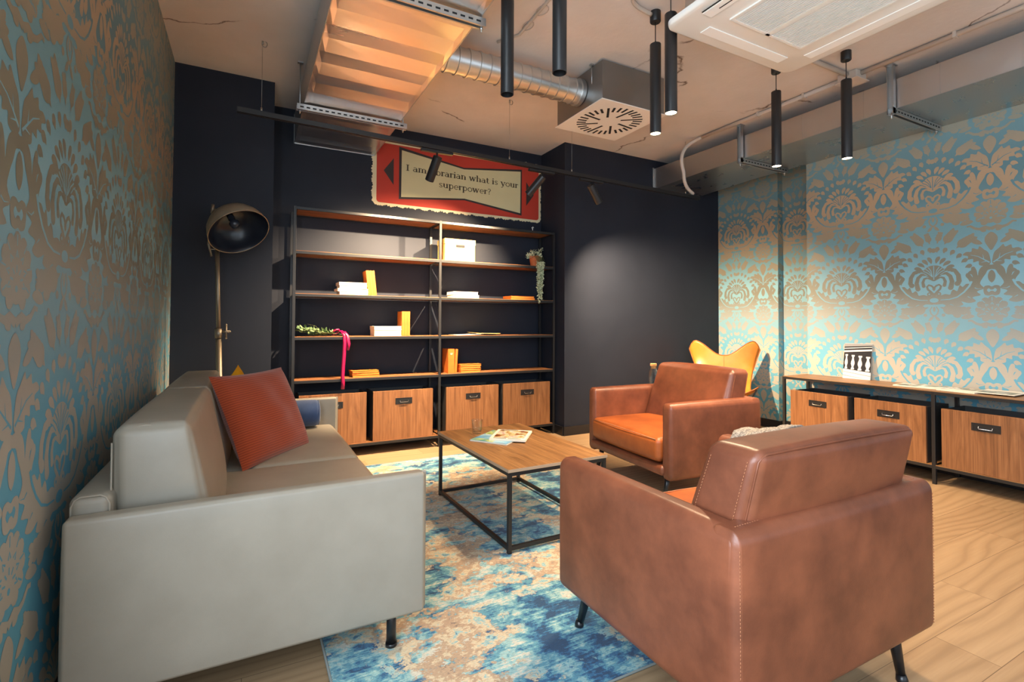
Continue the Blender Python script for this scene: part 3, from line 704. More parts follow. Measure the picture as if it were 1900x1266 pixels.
def storage_box(label, loc, rz, group, w=.53, h=.42, d=.27):
    t = thing('storage_box', label, 'storage box', loc, rz, group)
    mb = MB(); s = .012
    for x in (-w / 2, w / 2 - s): mb.box(x, x + s, .019, d, 0, h - .004)
    mb.box(-w / 2 + s, w / 2 - s, d - s, d, 0, h - .004); mb.box(-w / 2 + s, w / 2 - s, .019, d - s, 0, .012)
    link('body', mb, M['darkbox'], t)
    mb = MB(); mb.box(-w / 2, w / 2, 0, .0185, 0, h); fp = link('front_panel', mb, M['oakZ'], t, bevel=.001)
    mb = MB(); z0, z1 = h - .118, h - .066; a = .074
    mb.box(-a, a, -.003, -.0003, z0, z0 + .005); mb.box(-a, a, -.003, -.0003, z1 - .005, z1); mb.box(-a, -a + .012, -.003, -.0003, z0 + .005, z1 - .005); mb.box(a - .012, a, -.003, -.0003, z0 + .005, z1 - .005)
    mb.box(-a + .012, a - .012, -.0012, -.0003, z0 + .005, z1 - .005)
    hp = link('handle_plate', mb, M['black'], t)
    mb = MB(); mb.tube([(-.036, -.0025, h - .086), (-.036, -.010, h - .090), (-.034, -.012, h - .102), (.034, -.012, h - .102), (.036, -.010, h - .090), (.036, -.0025, h - .086)], .0022, 8); link('handle', mb, M['chrome'], hp)
    return t
bz = LV[5] + .0005
b1 = storage_box('oak fronted storage box at the bookshelf left end, partly behind the sofa arm', (.637, SY0 + .012, bz), 0, 'storage boxes in the bookshelf')
for x, lb in ((1.222, 'oak fronted storage box in the left bay, just left of the centre post'), (1.880, 'oak fronted storage box in the right bay behind the coffee table tumbler'), (2.462, 'oak fronted storage box at the right end of the bookshelf bottom')):
    copy_tree(b1, (x, SY0 + .012, bz), label=lb)

# books
def book(label, loc, rot, w, h, th, cover, pages, group, spine_left=True):
    """lying: w along x, h along y (depth), th along z; the page edge faces the viewer"""
    t = thing('book', label, 'book', loc, 0, group, rot=rot)
    c = .0022; mb = MB(); mb.box(-w / 2, w / 2, 0, h, 0, c); mb.box(-w / 2, w / 2, 0, h, th - c, th); mb.box(-w / 2, -w / 2 + c, 0, h, c, th - c)
    link('cover', mb, cover, t)
    mb = MB(); mb.box(-w / 2 + c, w / 2 - .003, .003, h - .003, c, th - c); link('pages', mb, pages, t); return t
def stack(x, y, z, specs, group, base):
    for k, (w, h, th, dx, rz, cov, pg, lab) in enumerate(specs):
        book(lab, (x + dx, y, z), (0, 0, R(rz)), w, h, th, cov, pg, group); z += th + .0004
def upright(x, y, z, th, h, d, lean, cov, pg, lab, group):
    # standing book: spine towards the viewer
    t = thing('book', lab, 'book', (x, y, z), 0, group, rot=(0, R(lean), 0)); c = .0022
    mb = MB(); mb.box(0, th, 0, c, 0, h); mb.box(0, c, c, d, 0, h); mb.box(th - c, th, c, d, 0, h); link('cover', mb, cov, t)
    mb = MB(); mb.box(c, th - c, c, d - .003, .003, h - .003); link('pages', mb, pg, t); return t
WB, OB, PG, OP = M['whitecover'], M['orangebook'], M['paper'], M['orangepage']
yb = 4.345; g = 'white books stacked on the third shelf, left bay'
stack(.797, yb, LV[2] + .0005, [(.235, .17, .028, .0, 0, WB, PG, 'white book at the bottom of the four book stack beside leaning orange books'), (.25, .17, .024, -.008, 1.5, WB, PG, 'second white book from the bottom of the four book stack'),
     (.225, .165, .026, -.006, -1, WB, PG, 'third white book from the bottom of the four book stack'), (.228, .165, .026, -.008, 1, WB, PG, 'white book on top of the four book stack')], g, 0)
for i, l in enumerate(('left', 'middle', 'right')):
    upright(.918 + .0245 * i, 4.36, LV[2] + .003, .023, .212, .15, -6.5, OB, OP, l + ' one of three leaning orange books beside the four white books', 'leaning orange books on the third shelf')
stack(1.822, yb, LV[2] + .0005, [(.258, .17, .03, 0, 0, WB, PG, 'white book at the bottom of the pair in the right bay'), (.25, .17, .03, -.006, 1.5, WB, PG, 'white book on top of the pair in the right bay')], 'white book pair on the third shelf, right bay', 0)
stack(2.43, yb, LV[2] + .0005, [(.275, .17, .018, 0, 0, OB, OP, 'orange book lying at the bottom near the trailing plant'), (.265, .17, .018, -.004, 1, OB, OP, 'orange book lying on top near the trailing plant')], 'orange books lying under the trailing plant', 0)
stack(1.087, yb, LV[3] + .0005, [(.235, .17, .052, 0, 0, WB, PG, 'thick white book at the bottom, beside the ribboned branches'), (.238, .17, .032, 0, 1, WB, PG, 'white book lying on the thick white book')], 'white books on the fourth shelf', 0)
for i, l in enumerate(('left', 'middle', 'right')):
    upright(1.2105 + .025 * i, 4.36, LV[3] + .001, .024, .215, .15, 0, OB, OP, l + ' one of three upright orange books beside the thick white book', 'upright orange books on the fourth shelf')
stack(.905, yb, LV[4] + .0005, [(.225, .16, .018, 0, 0, OB, OP, 'orange book at the bottom of the flat stack by the hanging ribbon'), (.228, .16, .018, -.003, -1, OB, OP, 'middle orange book in the flat stack by the hanging ribbon'), (.222, .16, .016, -.004, 1.5, OB, OP, 'orange book on top of the flat stack by the hanging ribbon')], 'orange books lying on the fifth shelf, left bay', 0)
ub = upright(1.640, 4.34, LV[4] + .001, .062, .222, .16, 0, OB, OP, 'thick upright orange book with a white mark on its spine', 'orange books on the fifth shelf, right bay')
mb = MB(); mb.tube([(.018 + .0035 * k, -.0012, .180 + .006 * sin(k * 2.1)) for k in range(9)], .0011, 5); mb.tube([(.018 + .003 * k, -.0012, .170 + .004 * sin(k * 2.7)) for k in range(9)], .0009, 5); link('spine_mark', mb, M['whitecover'], ub)
upright(1.704, 4.342, LV[4] + .0028, .022, .218, .16, 3.0, OB, OP, 'slim upright orange book next to the thick orange book', 'orange books on the fifth shelf, right bay')
stack(1.868, yb, LV[4] + .0005, [(.205, .16, .019, .0, 0, OB, OP, 'lowest orange book of the pile beside the thick upright one'), (.21, .16, .018, .002, 1, OB, OP, 'second lowest orange book of the pile beside the thick upright one'), (.205, .16, .018, 0, -1, OB, OP, 'second highest orange book of the pile beside the thick upright one'), (.21, .16, .018, .003, 0, OB, OP, 'topmost orange book of the pile beside the thick upright one')], 'orange books on the fifth shelf, right bay', 0)
for i, (x, rz, mt, lb) in enumerate(((1.86, 4, M['magw'], 'white leaflet lying on the fourth shelf, right bay'), (2.03, -5, M['kraft'], 'cream leaflet overlapping the white one on the fourth shelf'))):
    mb = MB(); V = []; 
    for k in range(13):
        u = k / 12; zz = .0045 + (.012 * i) * (1 if True else 0) + .010 * (u ** 2 if i == 0 else (1 - u) ** 3)
        for yy in (0, .19): V.append((-.14 + .28 * u, yy, zz))
    mb.add(V, [(2 * k, 2 * k + 2, 2 * k + 3, 2 * k + 1) for k in range(12)], 0, True)
    o = tag(link('leaflet', mb, mt, loc=(x, 4.335, LV[3]), rot=(0, 0, R(rz))), lb, 'leaflet', 'leaflets on the fourth shelf')
    o.modifiers.new('t', 'SOLIDIFY').thickness = .0025

# lidded card box
t = thing('lidded_box', 'pale yellow lidded card box with a dark grip slot on the second shelf', 'box', (1.752, 4.34, LV[1] + .0005), 0)
w, d, h = .30, .20, .20
mb = MB(); mb.box(-w / 2, w / 2, .003, d, 0, h - .03); mb.box(-w / 2, w / 2, .003, d, h - .03, h - .012); link('body', mb, M['kraft'], t, bevel=.001)
mb = MB(); mb.box(-w / 2 - .004, w / 2 + .004, -.001, d + .004, h - .012, h + .006); mb.box(-w / 2 - .004, w / 2 + .004, -.001, .0025, h - .042, h - .012); mb.box(-w / 2 - .004, -w / 2 - .0005, .0025, d + .004, h - .042, h - .012); mb.box(w / 2 + .0005, w / 2 + .004, .0025, d + .004, h - .042, h - .012); link('lid', mb, M['kraft'], t)
mb = MB(); mb.box(-.04, .045, -.0005, .0028, h - .07, h - .048); link('grip_slot', mb, M['dark'], t)

# trailing plant in a terracotta pot
t = thing('trailing_plant', 'silvery trailing plant in a small terracotta pot on the second shelf', 'plant', (2.585, 4.385, LV[1] + .0005))
mb = MB(); mb.lathe([(0, 0), (.040, 0), (.056, .085), (.060, .085), (.060, .105), (.053, .105), (.05, .09), (0, .09)], 24); link('pot', mb, M['terracotta'], t, sharp=40)
leaves = MB(); stems = MB(); r2 = random.Random(11)
def leaflet(mb, p, d, L, w, m=0):
    d = Vector(d).normalized(); s = d.cross(Vector((r2.uniform(-1, 1), r2.uniform(-1, 1), r2.uniform(-1, 1)))).normalized(); p = Vector(p); n = d.cross(s) * w * .18
    mb.add([p, p + d * L * .35 + s * w / 2 + n, p + d * L * .75 + s * w * .36 + n, p + d * L, p + d * L * .75 - s * w * .36 + n, p + d * L * .35 - s * w / 2 + n], [(0, 1, 2, 3), (0, 3, 4, 5)], m, True)
for i in range(120):
    a = r2.uniform(0, 2 * pi); e = r2.uniform(-.3, 1.2); rr = r2.uniform(.03, .085)
    leaflet(leaves, (rr * cos(a) * .9 - .01, rr * sin(a) * .6 - .01, .095 + .045 * sin(e) * r2.random()), (cos(a), sin(a), e), r2.uniform(.018, .03), r2.uniform(.009, .015))
for k in range(22):
    x0 = r2.uniform(-.045, .05); L = r2.uniform(.12, .40) if k > 5 else r2.uniform(.36, .43); P = [Vector((x0 * .5, -.02, .10)), Vector((x0, -.065, .10)), Vector((x0 * .9, -.095 - r2.uniform(0, .02), .05))]
    n = int(L / .012); p = P[-1].copy()
    for s_i in range(n):
        tt = s_i / n; p = p + Vector((r2.uniform(-.004, .004) - (p.x - .01 * (k % 3 - 1)) * .03, r2.uniform(-.003, .003), -.012)); P.append(p.copy())
        for _ in range(2): leaflet(leaves, p, (r2.uniform(-1, 1), r2.uniform(-1, .4), r2.uniform(-.9, .2)), r2.uniform(.014, .022), r2.uniform(.008, .012))
    stems.tube(P, .0012, 4)
for k in range(9):
    a = r2.uniform(0, 6.28); P = [Vector((0, 0, .09)), Vector((.03 * cos(a), .02 * sin(a), .13)), Vector((.06 * cos(a) + .02, .03 * sin(a), .165 + r2.uniform(-.02, .03)))]
    stems.tube(P, .0012, 4)
    for j in range(7): leaflet(leaves, P[1].lerp(P[2], j / 6), (r2.uniform(-1, 1), r2.uniform(-1, 1), r2.uniform(-.2, 1)), .02, .010)
link('foliage', leaves, M['leaf'], t); link('stem', stems, M['stem'], t)

# ribboned branches
t = thing('branch_bunch', 'bunch of leafy branches lying on the fourth shelf, left bay', 'branches', (.55, 4.36, LV[3] + .001))
leaves = MB(); stems = MB()
for k in range(16):
    y0 = r2.uniform(-.03, .10); x1 = r2.uniform(-.21, -.05); z1 = r2.uniform(.01, .05)
    P = [Vector((.19, .02, .012)), Vector((.08, y0 * .6, .022)), Vector((x1 * .5, y0, z1)), Vector((x1, y0 - .01, z1 + r2.uniform(-.005, .02)))]
    stems.tube(P, .0018, 5)
    for j in range(9):
        q_ = P[1].lerp(P[2], j / 4) if j < 5 else P[2].lerp(P[3], (j - 5) / 3)
        leaflet(leaves, q_, (r2.uniform(-1, .3), r2.uniform(-1, .6), r2.uniform(-.15, .9)), r2.uniform(.028, .05), r2.uniform(.016, .028))
for v in range(len(leaves.v)):
    x, y, z = leaves.v[v]; leaves.v[v] = (x, max(-.055, min(.19, y)), max(.001, z))
stems.tube([(.0, .03, .03), (-.05, .04, .085), (-.11, .05, .10)], .0012, 5)
link('foliage', leaves, M['leafdark'], t); link('stem', stems, M['stem'], t)
# ribbon tied to the bunch, falling over the shelf edge
def strip(mb, pts, w, wd=(1, 0, 0)):
    P = [Vector(p) for p in pts]; wd = Vector(wd) * w / 2
    V = []
    for p in P: V += [p - wd, p + wd]
    mb.add(V, [(2 * i, 2 * i + 1, 2 * i + 3, 2 * i + 2) for i in range(len(P) - 1)], 0, True)
mb = MB()
strip(mb, [(.66, 4.38, LV[3] + .045), (.69, 4.345, LV[3] + .05), (.705, 4.31, LV[3] + .028), (.715, 4.296, LV[3] + .008), (.716, 4.2925, LV[3] - .05), (.712, 4.292, .86), (.706, 4.293, .76), (.702, 4.292, .67), (.706, 4.292, .62), (.704, 4.292, .565)], .028)
strip(mb, [(.68, 4.36, LV[3] + .045), (.715, 4.32, LV[3] + .04), (.735, 4.294, LV[3] + .01), (.748, 4.290, LV[3] - .06), (.738, 4.290, LV[3] - .115)], .026)
mb.tube([(.655 + .03 * cos(a_ * .7), 4.385 + .02 * sin(a_ * .7), LV[3] + .035 + .022 * cos(a_ * .7 + 1)) for a_ in range(9)], .008, 6, closed=True)
rb = tag(link('ribbon', mb, M['ribbon']), 'crimson satin ribbon hanging from the branches over the fourth shelf edge', 'ribbon')
rb.modifiers.new('t', 'SOLIDIFY').thickness = .0008

# ------------------------------------------------------------------ low console and boxes
CX0, CX1, CZ = 4.283, 4.655, .652
cons = thing('console', 'long low oak and black metal console along the wallpapered right wall', 'console', (CX0, 1.745, 0))
def cp(nm, mb, mt, **k):
    mb.v = [(x - CX0, y - 1.745, z) for x, y, z in mb.v]; return link(nm, mb, mt, cons, **k)
PY = (2.864 - q, 1.745 - q / 2, .627 - q / 2, -.47)
for y in PY:
    for x in (CX0, CX1 - q):
        mb = MB(); mb.box(x, x + q, y, y + q, 0, CZ - .004); cp('post', mb, M['black'], bevel=.001)
for z in (CZ, .135):
    mb = MB()
    for a, b in zip(PY[1:], PY):
        for x in (CX0, CX1 - q): mb.box(x, x + q, a + q, b, z - .026, z - .0042)
        for y in (a + q, b - .012): mb.box(CX0 + q, CX1 - q, y, y + .012, z - .026, z - .012)
    cp('rail', mb, M['black'], bevel=.001)
    if z == CZ:
        mb = MB(); mb.box(CX0, CX1, PY[-1], PY[0] + q, z - .004, z); cp('top', mb, M['oakY'])
    else:
        for a, b in zip(PY[1:], PY):
            mb = MB(); mb.box(CX0 + .0005, CX1 - .0005, a + q + .0005, b - .0005, z - .004, z); mb.box(CX0 + q + .0005, CX1 - q - .0005, a + q + .0125, b - .0125, z - .024, z - .004); cp('bottom_shelf', mb, M['oakY'])
b1 = None
for y, lb in ((2.555, 'oak fronted storage box at the far end of the console'), (2.027, 'oak fronted storage box in the far console bay beside the middle post'), (1.463, 'oak fronted storage box on the near side of the console post'), (.93, 'oak fronted storage box at the photo right edge of the console')):
    if b1 is None: b1 = storage_box(lb, (CX0 + .006, y, .1355), R(-90), 'storage boxes under the console', .475, .40, .34)
    else: copy_tree(b1, (CX0 + .006, y, .1355), label=lb)

# black and white photo print
t = thing('photo_print', 'black and white balustrade photo print leaning on the wallpaper on the console', 'photo', (4.600, 2.412, CZ + .0008), 0, rot=None)
t.matrix_world = Matrix.Translation((4.600, 2.412, CZ + .0012)) @ Matrix.Rotation(R(-86 + 0), 4, 'Z') @ Matrix.Rotation(R(-9), 4, 'X')
w, h = .212, .305
mb = MB(); mb.box(-w / 2, w / 2, 0, .004, 0, h); link('board', mb, simple('print_white', (.75, .75, .76), .22), t, bevel=.0005)
PB = simple('print_black', (.03, .03, .034), .2); PGy = simple('print_grey', (.30, .30, .31), .2); PL = simple('print_light', (.62, .62, .64), .2)
mb = MB(); e = -.0003
def pp(pts, m_, k): mb.poly([(-w / 2 + x * w, e - .0001 * k, z * h) for x, z in pts], m_)
pp([(.0, .66), (1, .70), (1, .995), (0, .995)], 1, 0); pp([(.0, .995), (1, .995), (1, .95), (.0, .90)], 2, 1); pp([(0, .86), (1, .92), (1, .90), (0, .835)], 3, 1); pp([(0, .79), (1, .85), (1, .80), (0, .74)], 3, 1)
pp([(0, .24), (1, .18), (1, .76), (0, .72)], 0, 1)
for c_, s_ in ((.10, .7), (.34, .85), (.60, 1.0), (.88, 1.1)):
    pr = [(.05, .0), (.05, .04), (.03, .06), (.035, .10), (.058, .16), (.055, .22), (.03, .30), (.026, .36), (.05, .38), (.05, .42)]
    z0 = .28 - .06 * c_; k_ = .98
    pts = [(c_ - a * 1.35 * s_, z0 + b * k_) for a, b in pr] + [(c_ + a * 1.35 * s_, z0 + b * k_) for a, b in pr[::-1]]
    pp(pts, 3, 2); pp([(c_ - .02 * s_ + a, z0 + b) for a, b in ((0, .10), (.03, .10), (.025, .34), (.0, .34))], 4, 3)
pp([(0, .27), (1, .20), (1, .02), (0, .02)], 3, 3); pp([(0, .20), (1, .11), (1, .09), (0, .185)], 2, 4); pp([(0, .10), (.8, .02), (.7, .02), (0, .08)], 2, 4)
link('printed_image', mb, [PB, PB, PGy, PL, simple('print_highlight', (.85, .85, .86), .2)], t)
magazine('open magazine at the far end of the group on the console', (4.505, 1.90, CZ + .0005), R(-84), .30, .21, .007, M['magw'], [(-.46, -.04, -.42, .42, M['greyp']), (.04, .46, -.1, .42, M['greyp'])], 'magazine', 'magazines on the console')
magazine('open magazine in the middle of the group on the console', (4.50, 1.64, CZ + .0005), R(-95), .22, .27, .007, M['magw'], [(-.44, .44, -.05, .44, M['greyp'])], 'magazine', 'magazines on the console')
magazine('thin magazine nearest the camera on the console', (4.52, 1.46, CZ + .009), R(-88), .21, .27, .005, M['magw'], [(-.44, .44, -.44, .1, M['greyp'])], 'magazine', 'magazines on the console')

# ------------------------------------------------------------------ carafe and its side table, hide lounge chair
stx, sty = 3.235, 3.385
t = thing('side_table', 'small round black side table behind the far armchair', 'side table', (stx, sty, 0))
mb = MB(); mb.cyl(0, 0, .488, .50, .17, 40); link('table_top', mb, M['black'], t, bevel=.003)
mb = MB(); mb.cyl(0, 0, .012, .488, .014, 16); link('stem', mb, M['black'], t)
mb = MB(); mb.lathe([(0, 0), (.13, 0), (.13, .006), (.03, .012), (0, .012)], 32); link('base', mb, M['black'], t, sharp=40)
t = thing('carafe', 'clear glass carafe with a cork stopper behind the far armchair', 'carafe', (stx, sty, .5008))
mb = MB(); mb.lathe([(0, 0), (.036, 0), (.040, .006), (.040, .165), (.036, .19), (.0275, .205), (.026, .235), (.0235, .235), (.025, .205), (.0335, .188), (.0375, .165), (.0375, .010), (0, .007)], 28); link('bottle', mb, M['glass'], t)
mb = MB(); mb.lathe([(0, .214), (.0228, .214), (.0228, .2355), (.0275, .2355), (.0285, .240), (.0285, .256), (.0265, .258), (0, .258)], 20); link('cork_stopper', mb, M['cork'], t, sharp=40)
lc = thing('butterfly_chair', 'tan hide butterfly lounge chair in the far right corner', 'lounge chair', (4.33, 3.52, 0), R(-50))
CL = [(.335, .776), (.315, .66), (.26, .54), (.15, .41), (0, .355), (-.16, .37), (-.30, .43)]
ED = [(.358, .40, .932), (.318, .375, .76), (.272, .27, .60), (.245, .10, .47), (.25, -.07, .44), (.27, -.20, .47), (.29, -.30, .52)]
def cr(P, s):
    i = min(len(P) - 2, int(s)); f = s - i; g_ = lambda k: Vector(P[max(0, min(len(P) - 1, k))]); a, b, c_, d_ = g_(i - 1), g_(i), g_(i + 1), g_(i + 2)
    return .5 * ((2 * b) + (c_ - a) * f + (2 * a - 5 * b + 4 * c_ - d_) * f * f + (3 * b - a - 3 * c_ + d_) * f ** 3)
NU, NV = 28, 36; V = []
CL3 = [(0, a, b) for a, b in CL]
for j in range(NV + 1):
    s_ = j / NV * 6; c_ = cr(CL3, s_); e_ = cr(ED, s_)
    for i in range(NU + 1):
        u = i / NU * 2 - 1; k = abs(u) ** 2.3
        sm_ = lambda a_, b_, v: (lambda q_: q_ * q_ * (3 - 2 * q_))(max(0, min(1, (v - a_) / (b_ - a_))))
        au = abs(u); kt = sm_(.05, .84, au) - .62 * max(0, (au - .80) / .20) ** 2.2; wt = max(0, 1 - j / 11) ** .7; kz = k * (1 - wt) + kt * wt
        V.append((e_.x * u * (1 - .0 * wt), c_.y + (e_.y - c_.y) * k, c_.z + (e_.z - c_.z) * kz))
mb = MB(); mb.add(V, [(j * (NU + 1) + i, j * (NU + 1) + i + 1, (j + 1) * (NU + 1) + i + 1, (j + 1) * (NU + 1) + i) for j in range(NV) for i in range(NU)], 0, True)
sl = link('leather_sling', mb, M['tanleather'], lc); md = sl.modifiers.new('t', 'SOLIDIFY'); md.thickness = .006; md.offset = 0
edge = [V[i] for i in range(NU + 1)] + [V[j * (NU + 1) + NU] for j in range(1, NV + 1)] + [V[NV * (NU + 1) + i] for i in range(NU - 1, -1, -1)] + [V[j * (NU + 1)] for j in range(NV - 1, 0, -1)]
mb = MB(); mb.tube(edge, .0055, 8, closed=True); link('edge_piping', mb, simple('tan_edge', srgb(150, 80, 24), .5), sl)
mb = MB(); mb.tube([(0, cr(CL3, s_ / 4).y - .0035, cr(CL3, s_ / 4).z + .001) for s_ in range(0, 12)], .002, 6); link('seam', mb, simple('tan_seam', srgb(176, 100, 34), .6), sl)
mb = MB()
for sg in (-1, 1):
    mb.tube([(sg * .325, .40, .80), (sg * .25, .30, .50), (sg * -.12, -.10, .10), (sg * -.30, -.28, .0085)], .0075, 10)
    mb.tube([(sg * .275, -.285, .49), (sg * .22, -.22, .36), (sg * -.15, .16, .12), (sg * -.30, .30, .0085)], .0075, 10)
    mb.tube([(sg * -.30, -.28, .0085), (sg * -.30, .30, .0085)], .0075, 10)
link('frame', mb, M['black'], lc)

# ------------------------------------------------------------------ floor lamp
fl = thing('floor_lamp', 'aged metal floor lamp with a large dome shade in the left back corner', 'floor lamp', (-.140, 3.90, 0))
mb = MB(); mb.lathe([(0, 0), (.13, 0), (.132, .008), (.12, .016), (.03, .028), (.022, .05), (0, .05)], 40); link('base', mb, M['brass'], fl, sharp=40)
top = Vector((-.046, 0, 1.615))
mb = MB(); mb.tube([(0, 0, .04), top * (1.0 / 1.615)], .0185, 20); mb.tube([top * (1.0 / 1.615), top], .0135, 20); link('pole', mb, M['brass'], fl)
k = top * (1.05 / 1.615)
mb = MB(); mb.tube([k - Vector((0, 0, .045)), k + Vector((.0, 0, .02))], .0225, 20)
mb.tube([k + Vector((.015, 0, 0)), k + Vector((.062, -.01, 0))], .009, 12); mb.tube([k + Vector((.045, -.008, -.045)), k + Vector((.045, -.008, .045))], .0065, 10)
for dz in (-.045, .045): mb.lathe([(0, -.009), (.009, 0), (0, .009)], 10, 0, Matrix.Translation(k + Vector((.045, -.008, dz))))
mb.lathe([(0, -.011), (.011, 0), (0, .011)], 10, 0, Matrix.Translation(k + Vector((.065, -.01, 0)))); link('clamp_knob', mb, M['brass'], fl)
n = Vector((.36, -.56, -.75)).normalized()
oc = Vector((.086, -.155, 1.708))     # centre of the shade mouth, relative to the base
ex = n.orthogonal().normalized(); Ms = Matrix((ex, n.cross(ex), n)).transposed().to_4x4(); Ms = Ms @ Matrix.Scale(1.05, 4); Ms.translation = oc
out = [(.178, 0), (.180, -.004), (.176, -.035), (.164, -.075), (.140, -.115), (.105, -.145), (.060, -.165), (.036, -.170), (.034, -.200), (.0, -.202)]
mb = MB(); mb.lathe(out, 48, 0, Ms); sh = link('shade', mb, M['shade_out'], fl)
mb = MB(); mb.lathe([(.178, 0), (.173, -.006), (.168, -.035), (.156, -.073), (.133, -.110), (.10, -.138), (.055, -.157), (0, -.160)], 48, 0, Ms); link('lining', mb, M['shade_in'], sh)
mb = MB(); mb.tube([Ms @ Vector((.179 * cos(2 * pi * i / 48), .179 * sin(2 * pi * i / 48), 0)) for i in range(48)], .0028, 8, closed=True); link('rim', mb, M['brass'], sh)
mb = MB(); mb.lathe([(0, -.16), (.02, -.158), (.021, -.12), (.014, -.112), (.030, -.085), (.026, -.06), (0, -.05)], 20, 0, Ms); link('bulb', mb, simple('dark_glass_bulb', (.03, .035, .05), .15), sh)
mb = MB(); b0 = top; b1_ = Ms @ Vector((0, 0, -.19))
mb.tube([b0 + Vector((-.03, 0, -.06)), b0 + Vector((-.05, 0, .02)), b0 + Vector((-.045, .01, .13)), b1_ + Vector((-.05, 0, .0)), b1_], .008, 10); mb.box(top.x - .05, top.x + .008, -.004, .004, 1.600, 1.606); mb.box(top.x - .05, top.x - .044, -.008, .008, 1.606, 1.69)
mb.tube([b1_ + Vector((-.09, 0, -.02)), b1_ + Vector((-.085, 0, .04))], .010, 12); mb.tube([b1_ + Vector((-.09, 0, .01)), b1_], .006, 8); link('bracket', mb, M['brass'], fl)
# ------------------------------------------------------------------ pendants
def pendant(label, x, y, lit, group, canopy=True):
    t = thing('pendant_lamp', label, 'pendant lamp', (x, y, ZC), 0, group); zt, zb = 2.742 - ZC, 2.217 - ZC; r = .0315
    mb = MB(); mb.lathe([(0, 0), (.031, 0), (.031, -.058), (.028, -.062), (0, -.062)], 24); link('canopy', mb, M['black'], t, sharp=40)
    mb = MB(); mb.tube([(0, 0, -.062), (0, 0, zt + .018)], .0028, 8); mb.tube([(0, 0, zt + .0), (0, 0, zt + .02)], [.006, .004], 8); link('cord', mb, M['cord'], t)
    mb = MB(); mb.lathe([(0, zt), (r - .001, zt), (r, zt - .002), (r, zb + .001), (r - .0015, zb), (r - .0025, zb + .001), (r - .0025, zb + .05), (0, zb + .05)] if not lit else [(0, zt), (r - .001, zt), (r, zt - .002), (r, zb + .001), (r - .0015, zb), (r - .0025, zb + .001), (r - .0025, zb + .012), (0, zb + .012)], 36)
    link('body', mb, M['black'], t, sharp=40)
    mb = MB(); d = .008 if lit else .046
    mb.lathe([(0, zb + d - (.004 if lit else 0)), (r - .003, zb + d - (.004 if lit else 0)), (r - .003, zb + d + .002), (0, zb + d + .002)], 24); link('lamp_lens', mb, M['lamp'] if lit else M['dark'], t)
    if lit: spot('pendant_beam', (0, 0, zb - .002), (0, 0, -1), PENDANT_POWER * lit, 130, WARM, t, 1.0, .022)
    return t
g = 'black cylinder pendant lamps'
pendant('unlit black cylinder pendant closest to the round duct', 1.093, 2.122, 0, g)
pendant('unlit black cylinder pendant cut by the photo top edge, right of the other unlit one', 1.200, 1.828, 0, g)
pendant('lit black cylinder pendant directly in front of the square ceiling diffuser', 2.080, 2.157, 1.0, g)
pendant('lit black cylinder pendant partly behind the ceiling cassette corner', 1.945, 1.905, 1.0, g)
pendant('lit black cylinder pendant below the lower corner of the ceiling cassette', 3.251, 2.205, 1.0, g)
pendant('lit black cylinder pendant nearest the right wall, with its ceiling cup in view', 3.503, 1.879, 1.0, g)

# ------------------------------------------------------------------ track and spotlights
ty = 3.58
tz_ = lambda x: 2.443 - (x + .075) * (.071 / 4.11)
tr = thing('track_rail', 'long black lighting track hung on wires in front of the bookshelf', 'track', (-.075, ty, tz_(-.075)))
mb = MB(); e = .0175
def rail(x0, x1, y0, y1, za, zb, m_=0):
    z0, z1 = tz_(x0) - tz_(-.075), tz_(x1) - tz_(-.075)
    V = [(x0 + .075, y0, z0 + za), (x0 + .075, y1, z0 + za), (x0 + .075, y1, z0 + zb), (x0 + .075, y0, z0 + zb), (x1 + .075, y0, z1 + za), (x1 + .075, y1, z1 + za), (x1 + .075, y1, z1 + zb), (x1 + .075, y0, z1 + zb)]
    mb.add(V, [(3, 2, 1, 0), (4, 5, 6, 7), (0, 1, 5, 4), (1, 2, 6, 5), (2, 3, 7, 6), (3, 0, 4, 7)], m_)
rail(-.075, 4.035, -e, e, .012, .032); rail(-.075, 4.035, -e, -e + .012, 0, .012); rail(-.075, 4.035, e - .012, e, 0, .012); link('rail', mb, M['black'], tr)
for x in (.063, 1.868, 2.480, 3.850):
    z0 = tz_(x) + .032 - tz_(-.075); zc = ZC - tz_(-.075)
    mb = MB(); mb.tube([(x + .075, 0, z0 + .02), (x + .075, 0, zc)], .0011, 6); mb.tube([(x + .075, 0, z0), (x + .075, 0, z0 + .026)], .0055, 10)
    w_ = link('hanging_wire', mb, M['wire'], tr)
    if x < 2: 
        mb = MB(); mb.tube([(x + .075 + .012 + .016 * cos(a * .6), .0, zc - .018 + .020 * sin(a * .6)) for a in range(10)], .003, 6, closed=True); mb.tube([(x + .075, 0, zc), (x + .078, 0, zc - .022)], .006, 8); link('ceiling_hook', mb, M['wire'], w_)
